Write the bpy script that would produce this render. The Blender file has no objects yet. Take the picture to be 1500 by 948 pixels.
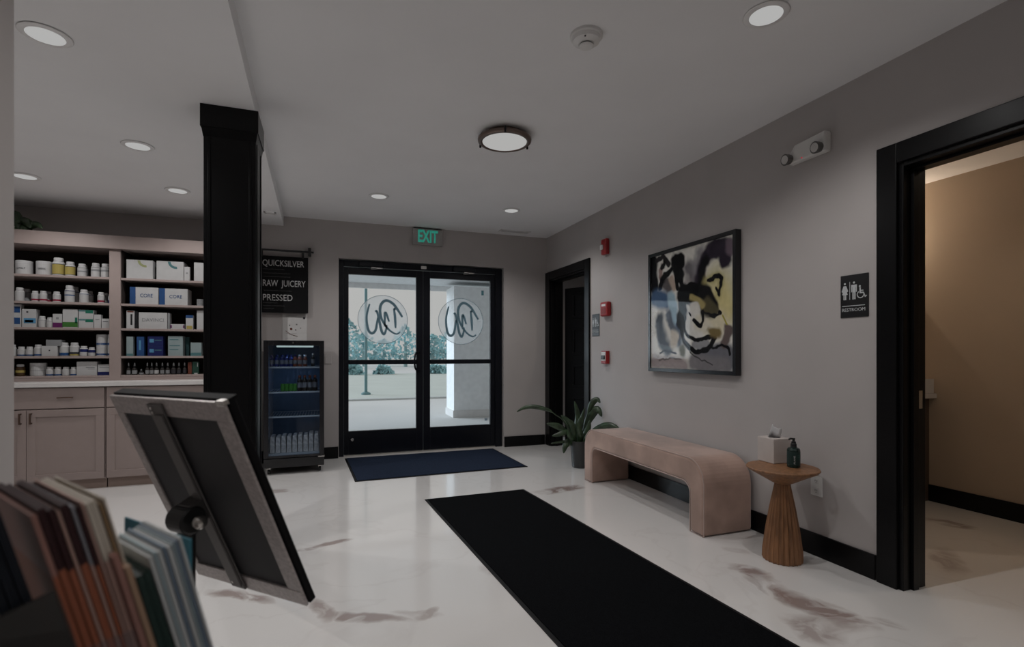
import bpy, bmesh, math, random
from mathutils import Vector, Matrix
PI = math.pi
C = bpy.context.scene.collection
scn = bpy.context.scene
random.seed(7)

# ------------------------------------------------------------------ camera, world, sun, exposure
FPX, HYP, HC = 750.0, 517.0, 1.18
YAW = math.atan(274/750)
FW = Vector((math.sin(YAW), math.cos(YAW), 0)); RT = Vector((math.cos(YAW), -math.sin(YAW), 0))
cam = bpy.data.cameras.new('camera'); camo = bpy.data.objects.new('camera', cam); C.objects.link(camo)
camo.location = (0, 0, HC); camo.rotation_euler = (PI/2, 0, -YAW)
cam.sensor_width = 36; cam.lens = 18; cam.shift_y = (HYP-474)/1500; cam.clip_start = .05
cam.dof.use_dof = True; cam.dof.focus_distance = 3.6; cam.dof.aperture_fstop = 3.8
scn.camera = camo
w = bpy.data.worlds.new('world'); scn.world = w; w.use_nodes = True
w.node_tree.nodes['Background'].inputs[0].default_value = (.47, .47, .46, 1)
w.node_tree.nodes['Background'].inputs[1].default_value = 1.0
sun = bpy.data.lights.new('sun', 'SUN'); suno = bpy.data.objects.new('sun', sun); C.objects.link(suno)
sun.energy = 3.6; sun.angle = math.radians(50); sun.color = (.74, .88, 1)
suno.rotation_euler = Vector((.80, -.70, -.33)).to_track_quat('-Z', 'Y').to_euler()
vs = scn.view_settings
vs.view_transform = 'Standard'; vs.look = 'None'; vs.gamma = 1; vs.exposure = 0; vs.use_curve_mapping = False

def ray(px, py):
    return FW*FPX + RT*(px-750) + Vector((0, 0, HYP-py))
CAM = Vector((0, 0, HC))
def atZ(px, py, z): d = ray(px, py); return CAM + d*((z-HC)/d.z)
def atX(px, py, x): d = ray(px, py); return CAM + d*(x/d.x)
def atY(px, py, y): d = ray(px, py); return CAM + d*(y/d.y)
def atW(px, py, ww): return CAM + ray(px, py)*(ww/FPX)

# ------------------------------------------------------------------ materials
MC = {}
def mat(name, col, rough=.6, metal=0, spec=.5, noise=0, nscale=12, bump=0, bscale=60, sheen=0, coat=0, emit=None, estr=0, stretch=None):
    if name in MC: return MC[name]
    m = bpy.data.materials.new(name); MC[name] = m; m.use_nodes = True
    nt = m.node_tree; b = nt.nodes['Principled BSDF']
    b.inputs['Base Color'].default_value = (*col, 1); b.inputs['Roughness'].default_value = rough
    b.inputs['Metallic'].default_value = metal; b.inputs['Specular IOR Level'].default_value = spec
    if sheen: b.inputs['Sheen Weight'].default_value = sheen; b.inputs['Sheen Roughness'].default_value = .4
    if coat: b.inputs['Coat Weight'].default_value = coat; b.inputs['Coat Roughness'].default_value = .08
    if emit: b.inputs['Emission Color'].default_value = (*emit, 1); b.inputs['Emission Strength'].default_value = estr
    tc = nt.nodes.new('ShaderNodeTexCoord'); src = tc.outputs['Object']
    if stretch:
        mp = nt.nodes.new('ShaderNodeMapping'); mp.inputs['Scale'].default_value = stretch
        nt.links.new(src, mp.inputs[0]); src = mp.outputs[0]
    n = nt.nodes.new('ShaderNodeTexNoise'); n.inputs['Scale'].default_value = nscale; n.inputs['Detail'].default_value = 4
    nt.links.new(src, n.inputs['Vector'])
    nz = noise if noise else .04
    r = nt.nodes.new('ShaderNodeMix'); r.data_type = 'RGBA'
    r.inputs[6].default_value = (*[c*(1-nz) for c in col], 1); r.inputs[7].default_value = (*[min(1, c*(1+nz)) for c in col], 1)
    mr = nt.nodes.new('ShaderNodeMapRange'); mr.inputs[1].default_value = .35; mr.inputs[2].default_value = .65
    nt.links.new(n.outputs[0], mr.inputs[0]); nt.links.new(mr.outputs[0], r.inputs[0]); nt.links.new(r.outputs[2], b.inputs['Base Color'])
    if bump:
        n2 = nt.nodes.new('ShaderNodeTexNoise'); n2.inputs['Scale'].default_value = bscale; n2.inputs['Detail'].default_value = 3
        nt.links.new(src, n2.inputs['Vector'])
        bp = nt.nodes.new('ShaderNodeBump'); bp.inputs['Strength'].default_value = bump; bp.inputs['Distance'].default_value = .003
        nt.links.new(n2.outputs[0], bp.inputs['Height']); nt.links.new(bp.outputs[0], b.inputs['Normal'])
    return m

def glass(name, tint=(1, 1, 1), refl=.5, alpha=0, acol=(.8, .8, .8)):
    if name in MC: return MC[name]
    m = bpy.data.materials.new(name); MC[name] = m; m.use_nodes = True
    nt = m.node_tree; nt.nodes.clear()
    o = nt.nodes.new('ShaderNodeOutputMaterial'); t = nt.nodes.new('ShaderNodeBsdfTransparent'); t.inputs[0].default_value = (*tint, 1)
    g = nt.nodes.new('ShaderNodeBsdfGlossy'); g.inputs['Roughness'].default_value = .03
    fr = nt.nodes.new('ShaderNodeFresnel'); fr.inputs[0].default_value = 1.45
    mu = nt.nodes.new('ShaderNodeMath'); mu.operation = 'MULTIPLY'; mu.inputs[1].default_value = refl
    gm = nt.nodes.new('ShaderNodeNewGeometry'); ib = nt.nodes.new('ShaderNodeMath'); ib.operation = 'SUBTRACT'; ib.inputs[0].default_value = 1; nt.links.new(gm.outputs['Backfacing'], ib.inputs[1])
    fm = nt.nodes.new('ShaderNodeMath'); fm.operation = 'MULTIPLY'; nt.links.new(fr.outputs[0], fm.inputs[0]); nt.links.new(ib.outputs[0], fm.inputs[1]); nt.links.new(fm.outputs[0], mu.inputs[0])
    mx = nt.nodes.new('ShaderNodeMixShader'); nt.links.new(mu.outputs[0], mx.inputs[0]); nt.links.new(g.outputs[0], mx.inputs[2])
    if alpha:
        d = nt.nodes.new('ShaderNodeBsdfDiffuse'); d.inputs[0].default_value = (*acol, 1)
        tr = nt.nodes.new('ShaderNodeBsdfTranslucent'); tr.inputs[0].default_value = (*acol, 1)
        ad = nt.nodes.new('ShaderNodeMixShader'); ad.inputs[0].default_value = .5
        nt.links.new(d.outputs[0], ad.inputs[1]); nt.links.new(tr.outputs[0], ad.inputs[2])
        m2 = nt.nodes.new('ShaderNodeMixShader'); m2.inputs[0].default_value = alpha
        nt.links.new(t.outputs[0], m2.inputs[1]); nt.links.new(ad.outputs[0], m2.inputs[2]); nt.links.new(m2.outputs[0], mx.inputs[1])
    else: nt.links.new(t.outputs[0], mx.inputs[1])
    nt.links.new(mx.outputs[0], o.inputs[0])
    return m

def emitter(name, col, s):
    if name in MC: return MC[name]
    m = bpy.data.materials.new(name); MC[name] = m; m.use_nodes = True
    nt = m.node_tree; nt.nodes.clear(); o = nt.nodes.new('ShaderNodeOutputMaterial'); e = nt.nodes.new('ShaderNodeEmission')
    e.inputs[0].default_value = (*col, 1); e.inputs[1].default_value = s; nt.links.new(e.outputs[0], o.inputs[0]); return m

def floor_material():
    m = bpy.data.materials.new('poured_marble_floor'); m.use_nodes = True
    nt = m.node_tree; N = nt.nodes.new; L = nt.links.new; b = nt.nodes['Principled BSDF']
    b.inputs['Roughness'].default_value = .15; b.inputs['Specular IOR Level'].default_value = .55
    b.inputs['Coat Weight'].default_value = .4; b.inputs['Coat Roughness'].default_value = .05
    geo = N('ShaderNodeNewGeometry')
    wn = N('ShaderNodeTexNoise'); wn.inputs['Scale'].default_value = 1.7; wn.inputs['Detail'].default_value = 5; L(geo.outputs['Position'], wn.inputs['Vector'])
    sb = N('ShaderNodeVectorMath'); sb.operation = 'SUBTRACT'; sb.inputs[1].default_value = (.5, .5, .5); L(wn.outputs['Color'], sb.inputs[0])
    sc = N('ShaderNodeVectorMath'); sc.operation = 'SCALE'; sc.inputs[3].default_value = .48; L(sb.outputs[0], sc.inputs[0])
    ad = N('ShaderNodeVectorMath'); ad.operation = 'ADD'; L(geo.outputs['Position'], ad.inputs[0]); L(sc.outputs[0], ad.inputs[1])
    fl = N('ShaderNodeVectorMath'); fl.operation = 'MULTIPLY'; fl.inputs[1].default_value = (1, 1, 0); L(ad.outputs[0], fl.inputs[0])
    # streak noise: strongly distorted bands inside each smear
    st = N('ShaderNodeTexNoise'); st.inputs['Scale'].default_value = 5; st.inputs['Detail'].default_value = 6; st.inputs['Distortion'].default_value = 1.6
    L(fl.outputs[0], st.inputs['Vector'])
    smr = N('ShaderNodeMapRange'); smr.inputs[1].default_value = .30; smr.inputs[2].default_value = .54; L(st.outputs[0], smr.inputs[0])
    total = None
    def seg(p0, p1, wd, amt):
        nonlocal total
        p0 = Vector((p0[0], p0[1], 0)); p1 = Vector((p1[0], p1[1], 0)); d = p1-p0; Ln = d.length; d.normalize(); nrm = Vector((-d.y, d.x, 0)); c = (p0+p1)/2
        s = N('ShaderNodeVectorMath'); s.operation = 'SUBTRACT'; s.inputs[1].default_value = c; L(fl.outputs[0], s.inputs[0])
        def dot(v, q):
            t = N('ShaderNodeVectorMath'); t.operation = 'DOT_PRODUCT'; t.inputs[1].default_value = v/q; L(s.outputs[0], t.inputs[0])
            a = N('ShaderNodeMath'); a.operation = 'POWER'; a.inputs[1].default_value = 2
            ab = N('ShaderNodeMath'); ab.operation = 'ABSOLUTE'; L(t.outputs['Value'], ab.inputs[0]); L(ab.outputs[0], a.inputs[0]); return a
        a = dot(d, Ln/2); bb = dot(nrm, wd)
        su = N('ShaderNodeMath'); su.operation = 'ADD'; L(a.outputs[0], su.inputs[0]); L(bb.outputs[0], su.inputs[1])
        mr = N('ShaderNodeMapRange'); mr.inputs[1].default_value = 1.0; mr.inputs[2].default_value = .25; mr.inputs[3].default_value = 0; mr.inputs[4].default_value = amt
        L(su.outputs[0], mr.inputs[0])
        if total is None: total = mr.outputs[0]
        else:
            mx = N('ShaderNodeMath'); mx.operation = 'MAXIMUM'; L(total, mx.inputs[0]); L(mr.outputs[0], mx.inputs[1]); total = mx.outputs[0]
    for a in FLOOR_VEINS: seg(*a)
    ml = N('ShaderNodeMath'); ml.operation = 'MULTIPLY'; L(total, ml.inputs[0]); L(smr.outputs[0], ml.inputs[1])
    # faint thin veins everywhere
    tv = N('ShaderNodeTexNoise'); tv.inputs['Scale'].default_value = .9; tv.inputs['Detail'].default_value = 7; tv.inputs['Distortion'].default_value = .6; L(fl.outputs[0], tv.inputs['Vector'])
    s5 = N('ShaderNodeMath'); s5.operation = 'SUBTRACT'; s5.inputs[1].default_value = .5; L(tv.outputs[0], s5.inputs[0])
    a5 = N('ShaderNodeMath'); a5.operation = 'ABSOLUTE'; L(s5.outputs[0], a5.inputs[0])
    m5 = N('ShaderNodeMapRange'); m5.inputs[1].default_value = .012; m5.inputs[2].default_value = 0; m5.inputs[3].default_value = 0; m5.inputs[4].default_value = .07; L(a5.outputs[0], m5.inputs[0])
    mx = N('ShaderNodeMath'); mx.operation = 'MAXIMUM'; L(ml.outputs[0], mx.inputs[0]); L(m5.outputs[0], mx.inputs[1])
    r = N('ShaderNodeMix'); r.data_type = 'RGBA'; r.inputs[6].default_value = (.78, .765, .75, 1); r.inputs[7].default_value = (.25, .165, .145, 1)
    L(mx.outputs[0], r.inputs[0]); L(r.outputs[2], b.inputs['Base Color'])
    return m
def fz(px, py): p = atZ(px, py, 0); return (p.x, p.y)
FLOOR_VEINS = [
    (fz(1085, 826), fz(1200, 890), .09, .85), (fz(1140, 855), fz(1285, 940), .11, .85), (fz(1140, 890), fz(1260, 960), .14, .6),
    (fz(780, 722), fz(860, 712), .13, .85), (fz(450, 912), fz(600, 920), .06, .7), (fz(445, 885), fz(475, 930), .06, .6), (fz(590, 920), fz(635, 895), .04, .5), (fz(300, 868), fz(410, 886), .05, .7),
    (fz(400, 808), fz(520, 793), .045, .7), (fz(385, 716), fz(415, 722), .09, .5), (fz(1060, 800), fz(1110, 812), .06, .25),
    (fz(1360, 760), fz(1440, 780), .12, .6), (fz(1380, 800), fz(1395, 850), .10, .5), (fz(1440, 740), fz(1370, 738), .1, .35), (fz(700, 830), fz(740, 842), .05, .2),
    (fz(1270, 905), fz(1300, 925), .05, .35), (fz(640, 910), fz(560, 905), .05, .3)]

# ------------------------------------------------------------------ object helpers
ORG = {}
def link(o): C.objects.link(o); return o
def thing(name, label, cat, loc=(0, 0, 0), group=None, matrix=None):
    o = bpy.data.objects.new(name, None); link(o); o.empty_display_size = .1
    if matrix is not None: o.matrix_world = matrix; ORG[o.name] = Vector((0, 0, 0))
    else: o.location = loc; ORG[o.name] = Vector(loc)
    o['label'] = label; o['category'] = cat
    if group: o['group'] = group
    return o
def tag(o, label, cat, group=None):
    o['label'] = label; o['category'] = cat
    if group: o['group'] = group
    return o
def part(name, bm, m, parent=None, smooth=False, bevel=0, label=None, seg=2, ang=35, subsurf=0):
    """link a bmesh (world coordinates unless the root has a matrix) as one object"""
    me = bpy.data.meshes.new(name)
    if parent is not None:
        org = ORG[parent.name]
        if org.length: bmesh.ops.translate(bm, verts=bm.verts, vec=-org)
    elif bm.verts:
        lo = Vector([min(v.co[i] for v in bm.verts) for i in range(3)]); hi = Vector([max(v.co[i] for v in bm.verts) for i in range(3)])
        org = Vector(((lo.x+hi.x)/2, (lo.y+hi.y)/2, lo.z)); bmesh.ops.translate(bm, verts=bm.verts, vec=-org)
    bmesh.ops.recalc_face_normals(bm, faces=bm.faces)
    bm.to_mesh(me); bm.free()
    o = bpy.data.objects.new(name, me); link(o)
    if m: me.materials.append(m)
    if smooth:
        for p in me.polygons: p.use_smooth = True
    if parent is not None: o.parent = parent; ORG[o.name] = org
    else: o.location = org; ORG[o.name] = org
    if bevel:
        b = o.modifiers.new('bevel', 'BEVEL'); b.width = bevel; b.segments = seg; b.limit_method = 'ANGLE'; b.angle_limit = math.radians(ang)
    if subsurf:
        s = o.modifiers.new('sub', 'SUBSURF'); s.levels = subsurf; s.render_levels = subsurf
    if label: o['label'] = label
    return o
def struct(o): o['kind'] = 'structure'; return o
def NB(): return bmesh.new()
def abox(bm, x0, x1, y0, y1, z0, z1):
    vs_ = [bm.verts.new(p) for p in ((x0,y0,z0),(x1,y0,z0),(x1,y1,z0),(x0,y1,z0),(x0,y0,z1),(x1,y0,z1),(x1,y1,z1),(x0,y1,z1))]
    for f in ((0,3,2,1),(4,5,6,7),(0,1,5,4),(1,2,6,5),(2,3,7,6),(3,0,4,7)): bm.faces.new([vs_[i] for i in f])
    return bm
def box(x0, x1, y0, y1, z0, z1): return abox(NB(), x0, x1, y0, y1, z0, z1)
def obox(bm, o, a, b, c):
    """box from corner o and three edge vectors"""
    o = Vector(o); a = Vector(a); b = Vector(b); c = Vector(c)
    vs_ = [bm.verts.new(p) for p in (o, o+a, o+a+b, o+b, o+c, o+a+c, o+a+b+c, o+b+c)]
    for f in ((0,3,2,1),(4,5,6,7),(0,1,5,4),(1,2,6,5),(2,3,7,6),(3,0,4,7)): bm.faces.new([vs_[i] for i in f])
    return bm
def alathe(bm, prof, c, seg=32, axis=None, flute=0, nfl=0):
    """profile (r,h) swept round an axis through c (default z)"""
    ax = Vector(axis).normalized() if axis is not None else Vector((0, 0, 1))
    u = ax.orthogonal().normalized(); v = ax.cross(u); c = Vector(c); rings = []
    for r, h in prof:
        if r < 1e-6: rings.append([bm.verts.new(c+ax*h)]); continue
        ring = []
        for k in range(seg):
            t = 2*PI*k/seg; rr = r*(1-flute*abs(math.sin(t*nfl/2))**.6) if nfl else r
            ring.append(bm.verts.new(c+ax*h+(u*math.cos(t)+v*math.sin(t))*rr))
        rings.append(ring)
    for a, b in zip(rings, rings[1:]):
        if len(a) == 1 and len(b) == 1: continue
        if len(a) == 1:
            for k in range(seg): bm.faces.new((a[0], b[k], b[(k+1) % seg]))
        elif len(b) == 1:
            for k in range(seg): bm.faces.new((a[k], b[0], a[(k+1) % seg]))
        else:
            for k in range(seg): bm.faces.new((a[k], a[(k+1) % seg], b[(k+1) % seg], b[k]))
    if len(rings[0]) > 1: bm.faces.new(rings[0])
    if len(rings[-1]) > 1: bm.faces.new(rings[-1])
    return bm
def lathe(prof, c, seg=32, axis=None, **k): return alathe(NB(), prof, c, seg, axis, **k)
def atube(bm, pts, r, seg=8, closed=False):
    pts = [Vector(p) for p in pts]; rings = []; n = len(pts); prev = None
    for i, p in enumerate(pts):
        if closed: t = pts[(i+1) % n]-pts[i-1]
        else: t = pts[min(i+1, n-1)]-pts[max(i-1, 0)]
        t.normalize()
        u = t.orthogonal().normalized() if prev is None else (prev-t*prev.dot(t)).normalized()
        prev = u; v = t.cross(u); rr = r[i] if isinstance(r, (list, tuple)) else r
        rings.append([bm.verts.new(p+(u*math.cos(2*PI*k/seg)+v*math.sin(2*PI*k/seg))*rr) for k in range(seg)])
    rng = range(n) if closed else range(n-1)
    for i in rng:
        a = rings[i]; b = rings[(i+1) % n]
        for k in range(seg): bm.faces.new((a[k], a[(k+1) % seg], b[(k+1) % seg], b[k]))
    if not closed: bm.faces.new(rings[0]); bm.faces.new(rings[-1])
    return bm
def tube(pts, r, seg=8, closed=False): return atube(NB(), pts, r, seg, closed)
def aprism(bm, poly, o, u, v, d):
    """2-D polygon (a,b) -> o+u*a+v*b, extruded by vector d"""
    o = Vector(o); u = Vector(u); v = Vector(v); d = Vector(d)
    A = [bm.verts.new(o+u*a+v*b) for a, b in poly]; B = [bm.verts.new(o+u*a+v*b+d) for a, b in poly]
    bm.faces.new(A); bm.faces.new(B[::-1]); n = len(poly)
    for i in range(n): bm.faces.new((A[i], B[i], B[(i+1) % n], A[(i+1) % n]))
    return bm
def prism(poly, o, u, v, d): return aprism(NB(), poly, o, u, v, d)
def smoothline(pts, k=6):
    pts = [Vector(p) for p in pts]; out = []
    for i in range(len(pts)-1):
        p0 = pts[max(i-1, 0)]; p1 = pts[i]; p2 = pts[i+1]; p3 = pts[min(i+2, len(pts)-1)]
        for j in range(k):
            t = j/k; out.append(.5*((2*p1)+(p2-p0)*t+(2*p0-5*p1+4*p2-p3)*t*t+(3*p1-p0-3*p2+p3)*t**3))
    out.append(pts[-1]); return out
def text_bm(s, o, u, v, width=None, height=None, depth=.0008, align='LEFT', bold=0):
    """lettering as mesh: o = left baseline point, u/v unit directions; cap height `height`, total width `width`"""
    cu = bpy.data.curves.new('t', 'FONT'); cu.body = s; cu.resolution_u = 3; cu.align_x = align; cu.offset = bold
    ob = bpy.data.objects.new('t', cu); link(ob); dg = bpy.context.evaluated_depsgraph_get(); dg.update()
    me = bpy.data.meshes.new_from_object(ob.evaluated_get(dg)); bpy.data.objects.remove(ob)
    bm = NB(); bm.from_mesh(me); bpy.data.meshes.remove(me)
    xs = [q.co.x for q in bm.verts]; ys = [q.co.y for q in bm.verts]
    x0, x1, y0, y1 = min(xs), max(xs), 0, .69
    sy = height/(y1-y0); sx = (width/(x1-x0)) if width else sy
    o = Vector(o); u = Vector(u); v = Vector(v); nn = u.cross(v).normalized()
    ext = bmesh.ops.extrude_face_region(bm, geom=list(bm.faces))
    new = [g for g in ext['geom'] if isinstance(g, bmesh.types.BMVert)]
    for q in new: q.co.z += 1
    for q in bm.verts:
        co = q.co.copy(); xx = (co.x-x0)*sx if align == 'LEFT' else co.x*sx
        q.co = o+u*xx+v*(co.y*sy)+nn*(co.z*depth)
    return bm

# palette
M_wall = mat('taupe_wall_paint', (.46, .43, .42), .75, noise=.02, nscale=3, bump=.08, bscale=180, spec=.3)
M_ceil = mat('white_ceiling_paint', (.86, .855, .865), .85, noise=.015, nscale=2, spec=.2)
M_black = mat('black_satin_paint', (.003, .003, .0035), .32, spec=.22, bump=.02, bscale=30)
M_blackm = mat('black_anodised_aluminium', (.003, .004, .008), .35, spec=.28)
M_bpl = mat('black_plastic', (.01, .01, .011), .4)
M_white = mat('white_plastic', (.7, .69, .67), .45)
M_trimw = mat('white_enamel', (.75, .74, .73), .4)
M_cab = mat('taupe_cabinet_paint', (.295, .238, .222), .5, noise=.02, spec=.35)
M_cabin = mat('dark_cabinet_lining', (.045, .036, .034), .8, spec=.1)
M_counter = mat('white_quartz', (.62, .60, .59), .25, noise=.03)
M_bronze = mat('bronze_pull', (.13, .085, .065), .35, metal=.8)
M_bronzel = mat('brushed_bronze', (.20, .15, .13), .38, metal=.85)
M_alu = mat('brushed_aluminium', (.50, .46, .45), .38, metal=.75, noise=.15, nscale=5, stretch=(1, 40, 40))
M_steel = mat('bright_steel', (.6, .58, .55), .2, metal=1)
M_mat = mat('charcoal_carpet_mat', (.0045, .005, .006), .95, noise=.35, nscale=160, bump=.5, bscale=400, spec=.05)
M_matblue = mat('navy_carpet_mat', (.020, .029, .052), .95, noise=.3, nscale=160, bump=.5, bscale=400, spec=.05)
M_rub = mat('black_rubber', (.005, .005, .006), .55, spec=.2)
M_velvet = mat('blush_velvet', (.42, .29, .24), .85, noise=.22, nscale=3.2, sheen=.5, spec=.15, bump=.1, bscale=14)
M_velpip = mat('blush_piping', (.45, .34, .30), .8, sheen=.4, spec=.2)
M_wood = mat('warm_oak', (.25, .12, .055), .45, noise=.3, nscale=5, stretch=(9, 9, .8))
M_soil = mat('potting_soil', (.02, .015, .012), .95)
M_pot = mat('dark_grey_ceramic_pot', (.035, .036, .036), .45)
M_leaf = mat('dark_green_leaf', (.026, .050, .022), .35, noise=.5, nscale=18, spec=.6)
M_red = mat('fire_alarm_red', (.34, .016, .018), .4)
M_print = mat('white_print', (.62, .62, .62), .6)
M_grayp = mat('grey_print', (.20, .20, .20), .6)
M_glass = glass('clear_door_glass', (.985, .99, .99), .9)
M_lens = emitter('lit_lens', (1, .995, .98), .43)

# ------------------------------------------------------------------ setting
XW, YB, HT, HL = 2.69, 6.06, 2.66, 2.556
fb = NB(); abox(fb, -4.0, 4.7, -3.0, 6.26, -.1, 0)
struct(part('floor', fb, floor_material()))
cb = NB(); abox(cb, -.5, 2.72, -3.0, 6.26, HT, HT+.12); struct(part('ceiling', cb, M_ceil))
# lower ceiling on the left: its fascia is the soffit edge
lc = NB(); aprism(lc, [(-4.0, -3.0), (-.31, -3.0), (-.355, 2.2), (-.42, 6.06), (-4.0, 6.06)], (0, 0, HL), (1, 0, 0), (0, 1, 0), (0, 0, HT+.01-HL)); struct(part('ceiling', lc, M_ceil))

DX0, DX1, DZ = .145, 2.105, 2.245
wb = NB(); abox(wb, -4.0, DX0, YB, YB+.2, 0, HT); abox(wb, DX1, XW+.15, YB, YB+.2, 0, HT); abox(wb, DX0, DX1, YB, YB+.2, DZ, HT)
struct(part('wall_back', wb, M_wall))
# right wall with two openings
R1a, R1b, R1z = .78, 1.735, 2.125      # restroom opening
R2a, R2b, R2z = 5.00, 5.93, 2.105      # side door near the corner
wr = NB(); T = XW+.15
for y0, y1, z0 in ((-3.0, R1a, 0), (R1a, R1b, R1z), (R1b, R2a, 0), (R2a, R2b, R2z), (R2b, YB, 0)): abox(wr, XW, T, y0, y1, z0, HT)
struct(part('wall_right', wr, M_wall))
wl = NB(); abox(wl, -.90, -.717, -3.0, 1.60, 0, HL); struct(part('wall_left', wl, M_wall))
struct(part('wall_left', box(-4.1, -4.0, -3.0, 6.26, 0, HL), M_wall)); struct(part('wall_front', box(-4.0, XW, -3.1, -3.0, 0, HT), M_wall))
# restroom beyond the right opening
M_rw = mat('restroom_tan_paint', (.47, .385, .30), .75, noise=.02, nscale=3, spec=.2)
struct(part('wall_restroom_far', box(4.54, 4.64, -.4, 3.7, 0, 2.54), M_rw)); struct(part('wall_restroom_side', box(T, 4.54, 3.6, 3.7, 0, 2.54), M_rw))
struct(part('wall_restroom_side', box(T, 4.54, -.4, -.3, 0, 2.54), M_rw)); struct(part('ceiling', box(T, 4.64, -.4, 3.7, 2.54, 2.66), M_ceil))
struct(part('baseboard_restroom_far', box(4.525, 4.54, -.3, 3.6, 0, .13), M_black, bevel=.003))
# small room beyond the corner door
struct(part('wall_side_room', box(4.3, 4.4, 3.8, 6.6, 0, 2.6), M_wall)); struct(part('wall_side_room', box(T, 4.3, 6.5, 6.6, 0, 2.6), M_wall)); struct(part('wall_side_room', box(T, 4.3, 3.8, 3.9, 0, 2.6), M_wall))
struct(part('ceiling', box(T, 4.4, 3.8, 6.6, 2.6, 2.7), M_ceil)); struct(part('floor', box(T, 4.4, 6.26, 6.6, -.1, 0), M_ceil))

def baseboard(nm, x0, x1, y0, y1):
    struct(part(nm, box(x0, x1, y0, y1, 0, .13), M_black, bevel=.004))
baseboard('baseboard_right', XW-.016, XW, 1.845, 4.895); baseboard('baseboard_back', -.75, DX0-.005, YB-.016, YB); baseboard('baseboard_back', DX1+.005, XW-.03, YB-.016, YB)
baseboard('baseboard_right', XW-.016, XW, -3.0, .68)

def door_trim(n, y0, y1, z, cw, top, far=None):
    f = part('trim_%d' % n, box(XW-.022, XW, y1, far or (y1+cw), 0, top), M_black, bevel=.004); struct(f)
    struct(part('trim_%d' % n, box(XW-.022, XW, y0-cw, y0, 0, top), M_black, bevel=.004))
    struct(part('trim_%d' % n, box(XW-.022, XW, y0, y1, z, top), M_black, bevel=.004))
    jb = NB(); abox(jb, XW-.004, T+.01, y1-.022, y1, 0, z); abox(jb, XW-.004, T+.01, y0, y0+.022, 0, z); abox(jb, XW-.004, T+.01, y0+.022, y1-.022, z-.022, z)
    abox(jb, XW+.05, XW+.09, y1-.036, y1-.022, 0, z-.022); abox(jb, XW+.05, XW+.09, y0+.022, y0+.036, 0, z-.022); abox(jb, XW+.05, XW+.09, y0+.022, y1-.022, z-.036, z-.022)
    struct(part('trim_%d' % n, jb, M_black, bevel=.002))
door_trim(1, R1a, R1b, R1z, .10, 2.226); door_trim(2, R2a, R2b, R2z, .105, 2.205, far=YB-.001)
# strike plate on the far jamb of the restroom opening
sp = NB(); abox(sp, XW+.10, XW+.135, R1b-.0235, R1b-.022, .90, .99)
tag(part('strike_plate', sp, M_steel), 'small steel strike plate on the black restroom door jamb', 'strike plate')
# leaf of the corner door, swung a little into the dark side room
dl = thing('panel_door', 'open black panel door standing inside the narrow corner doorway', 'door', (T+.03, R2b-.03, 0.01))
ang = math.radians(28); du = Vector((math.sin(ang), -math.cos(ang), 0)); dn = Vector((-math.cos(ang), -math.sin(ang), 0)); o0 = Vector((T+.03, R2b-.04, .012))
part('leaf', obox(NB(), o0, du*.86, -dn*.04, (0, 0, 1.985)), M_black, dl, bevel=.003)
for z0, z1 in ((.18, .62), (.74, 1.02), (1.14, 1.48), (1.60, 1.92)):
    pm = NB()
    for (a, b, c, d) in ((.12, .74, z0, z0+.03), (.12, .74, z1-.03, z1), (.12, .15, z0+.03, z1-.03), (.71, .74, z0+.03, z1-.03)):
        obox(pm, o0+du*a+dn*.0+Vector((0, 0, c)), du*(b-a), dn*.012, (0, 0, d-c))
    part('panel_moulding', pm, M_black, dl, bevel=.004)

# ------------------------------------------------------------------ entrance double door
YD = 6.12
fr = thing('entrance_door_frame', 'black aluminium frame around the glass entrance doors', 'door frame', (1.12, YD, 0))
part('jamb', box(DX0+.002, .20, YD-.01, YD+.10, 0, 2.235), M_blackm, fr, bevel=.003); part('jamb', box(2.01, DX1-.008, YD-.01, YD+.10, 0, 2.235), M_blackm, fr, bevel=.003)
part('header', box(.20, 2.01, YD-.01, YD+.10, 2.165, 2.235), M_blackm, fr, bevel=.003)
part('threshold', box(.20, 2.01, YD-.005, YD+.11, 0, .012), M_steel, fr)
part('header_sensor', box(1.075, 1.14, YD-.03, YD-.01, 2.18, 2.215), M_white, fr, bevel=.006, label='small white door sensor')
def leafdoor(x0, x1, gx0, gx1, side):
    d = thing('glass_door', '%s leaf of the black framed glass entrance door' % side, 'door', ((x0+x1)/2, YD+.03, .015), 'entrance door leaves')
    y0, y1 = YD+.01, YD+.055
    part('stile', box(x0, gx0, y0, y1, .015, 2.16), M_blackm, d, bevel=.003); part('stile', box(gx1, x1, y0, y1, .015, 2.16), M_blackm, d, bevel=.003)
    part('top_rail', box(gx0, gx1, y0, y1, 2.08, 2.16), M_blackm, d, bevel=.002); part('bottom_rail', box(gx0, gx1, y0, y1, .015, .282), M_blackm, d, bevel=.002)
    part('middle_rail', box(gx0, gx1, y0-.03, y1, 1.047, 1.10), M_blackm, d, bevel=.005)
    part('glass_pane', box(gx0, gx1, YD+.03, YD+.036, .282, 1.047), M_glass, d); part('glass_pane', box(gx0, gx1, YD+.03, YD+.036, 1.10, 2.08), M_glass, d)
    return d
dL = leafdoor(.202, 1.104, .254, 1.023, 'left hand'); dR = leafdoor(1.108, 2.008, 1.190, 1.950, 'right hand')
hp = smoothline([(1.065, YD+.01, 1.19), (1.02, YD-.05, 1.185), (.995, YD-.07, 1.15), (.99, YD-.07, 1.08), (.995, YD-.07, 1.01), (1.02, YD-.05, .975), (1.065, YD+.01, .97)], 5)
part('pull_handle', tube(hp, .011), M_blackm, dL); 
part('lock_cylinder', lathe([(.0, -.006), (.017, -.006), (.02, 0), (.02, .014)], (.293, YD-.001, .188), 20, (0, 1, 0)), M_steel, dL, smooth=False)
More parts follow.
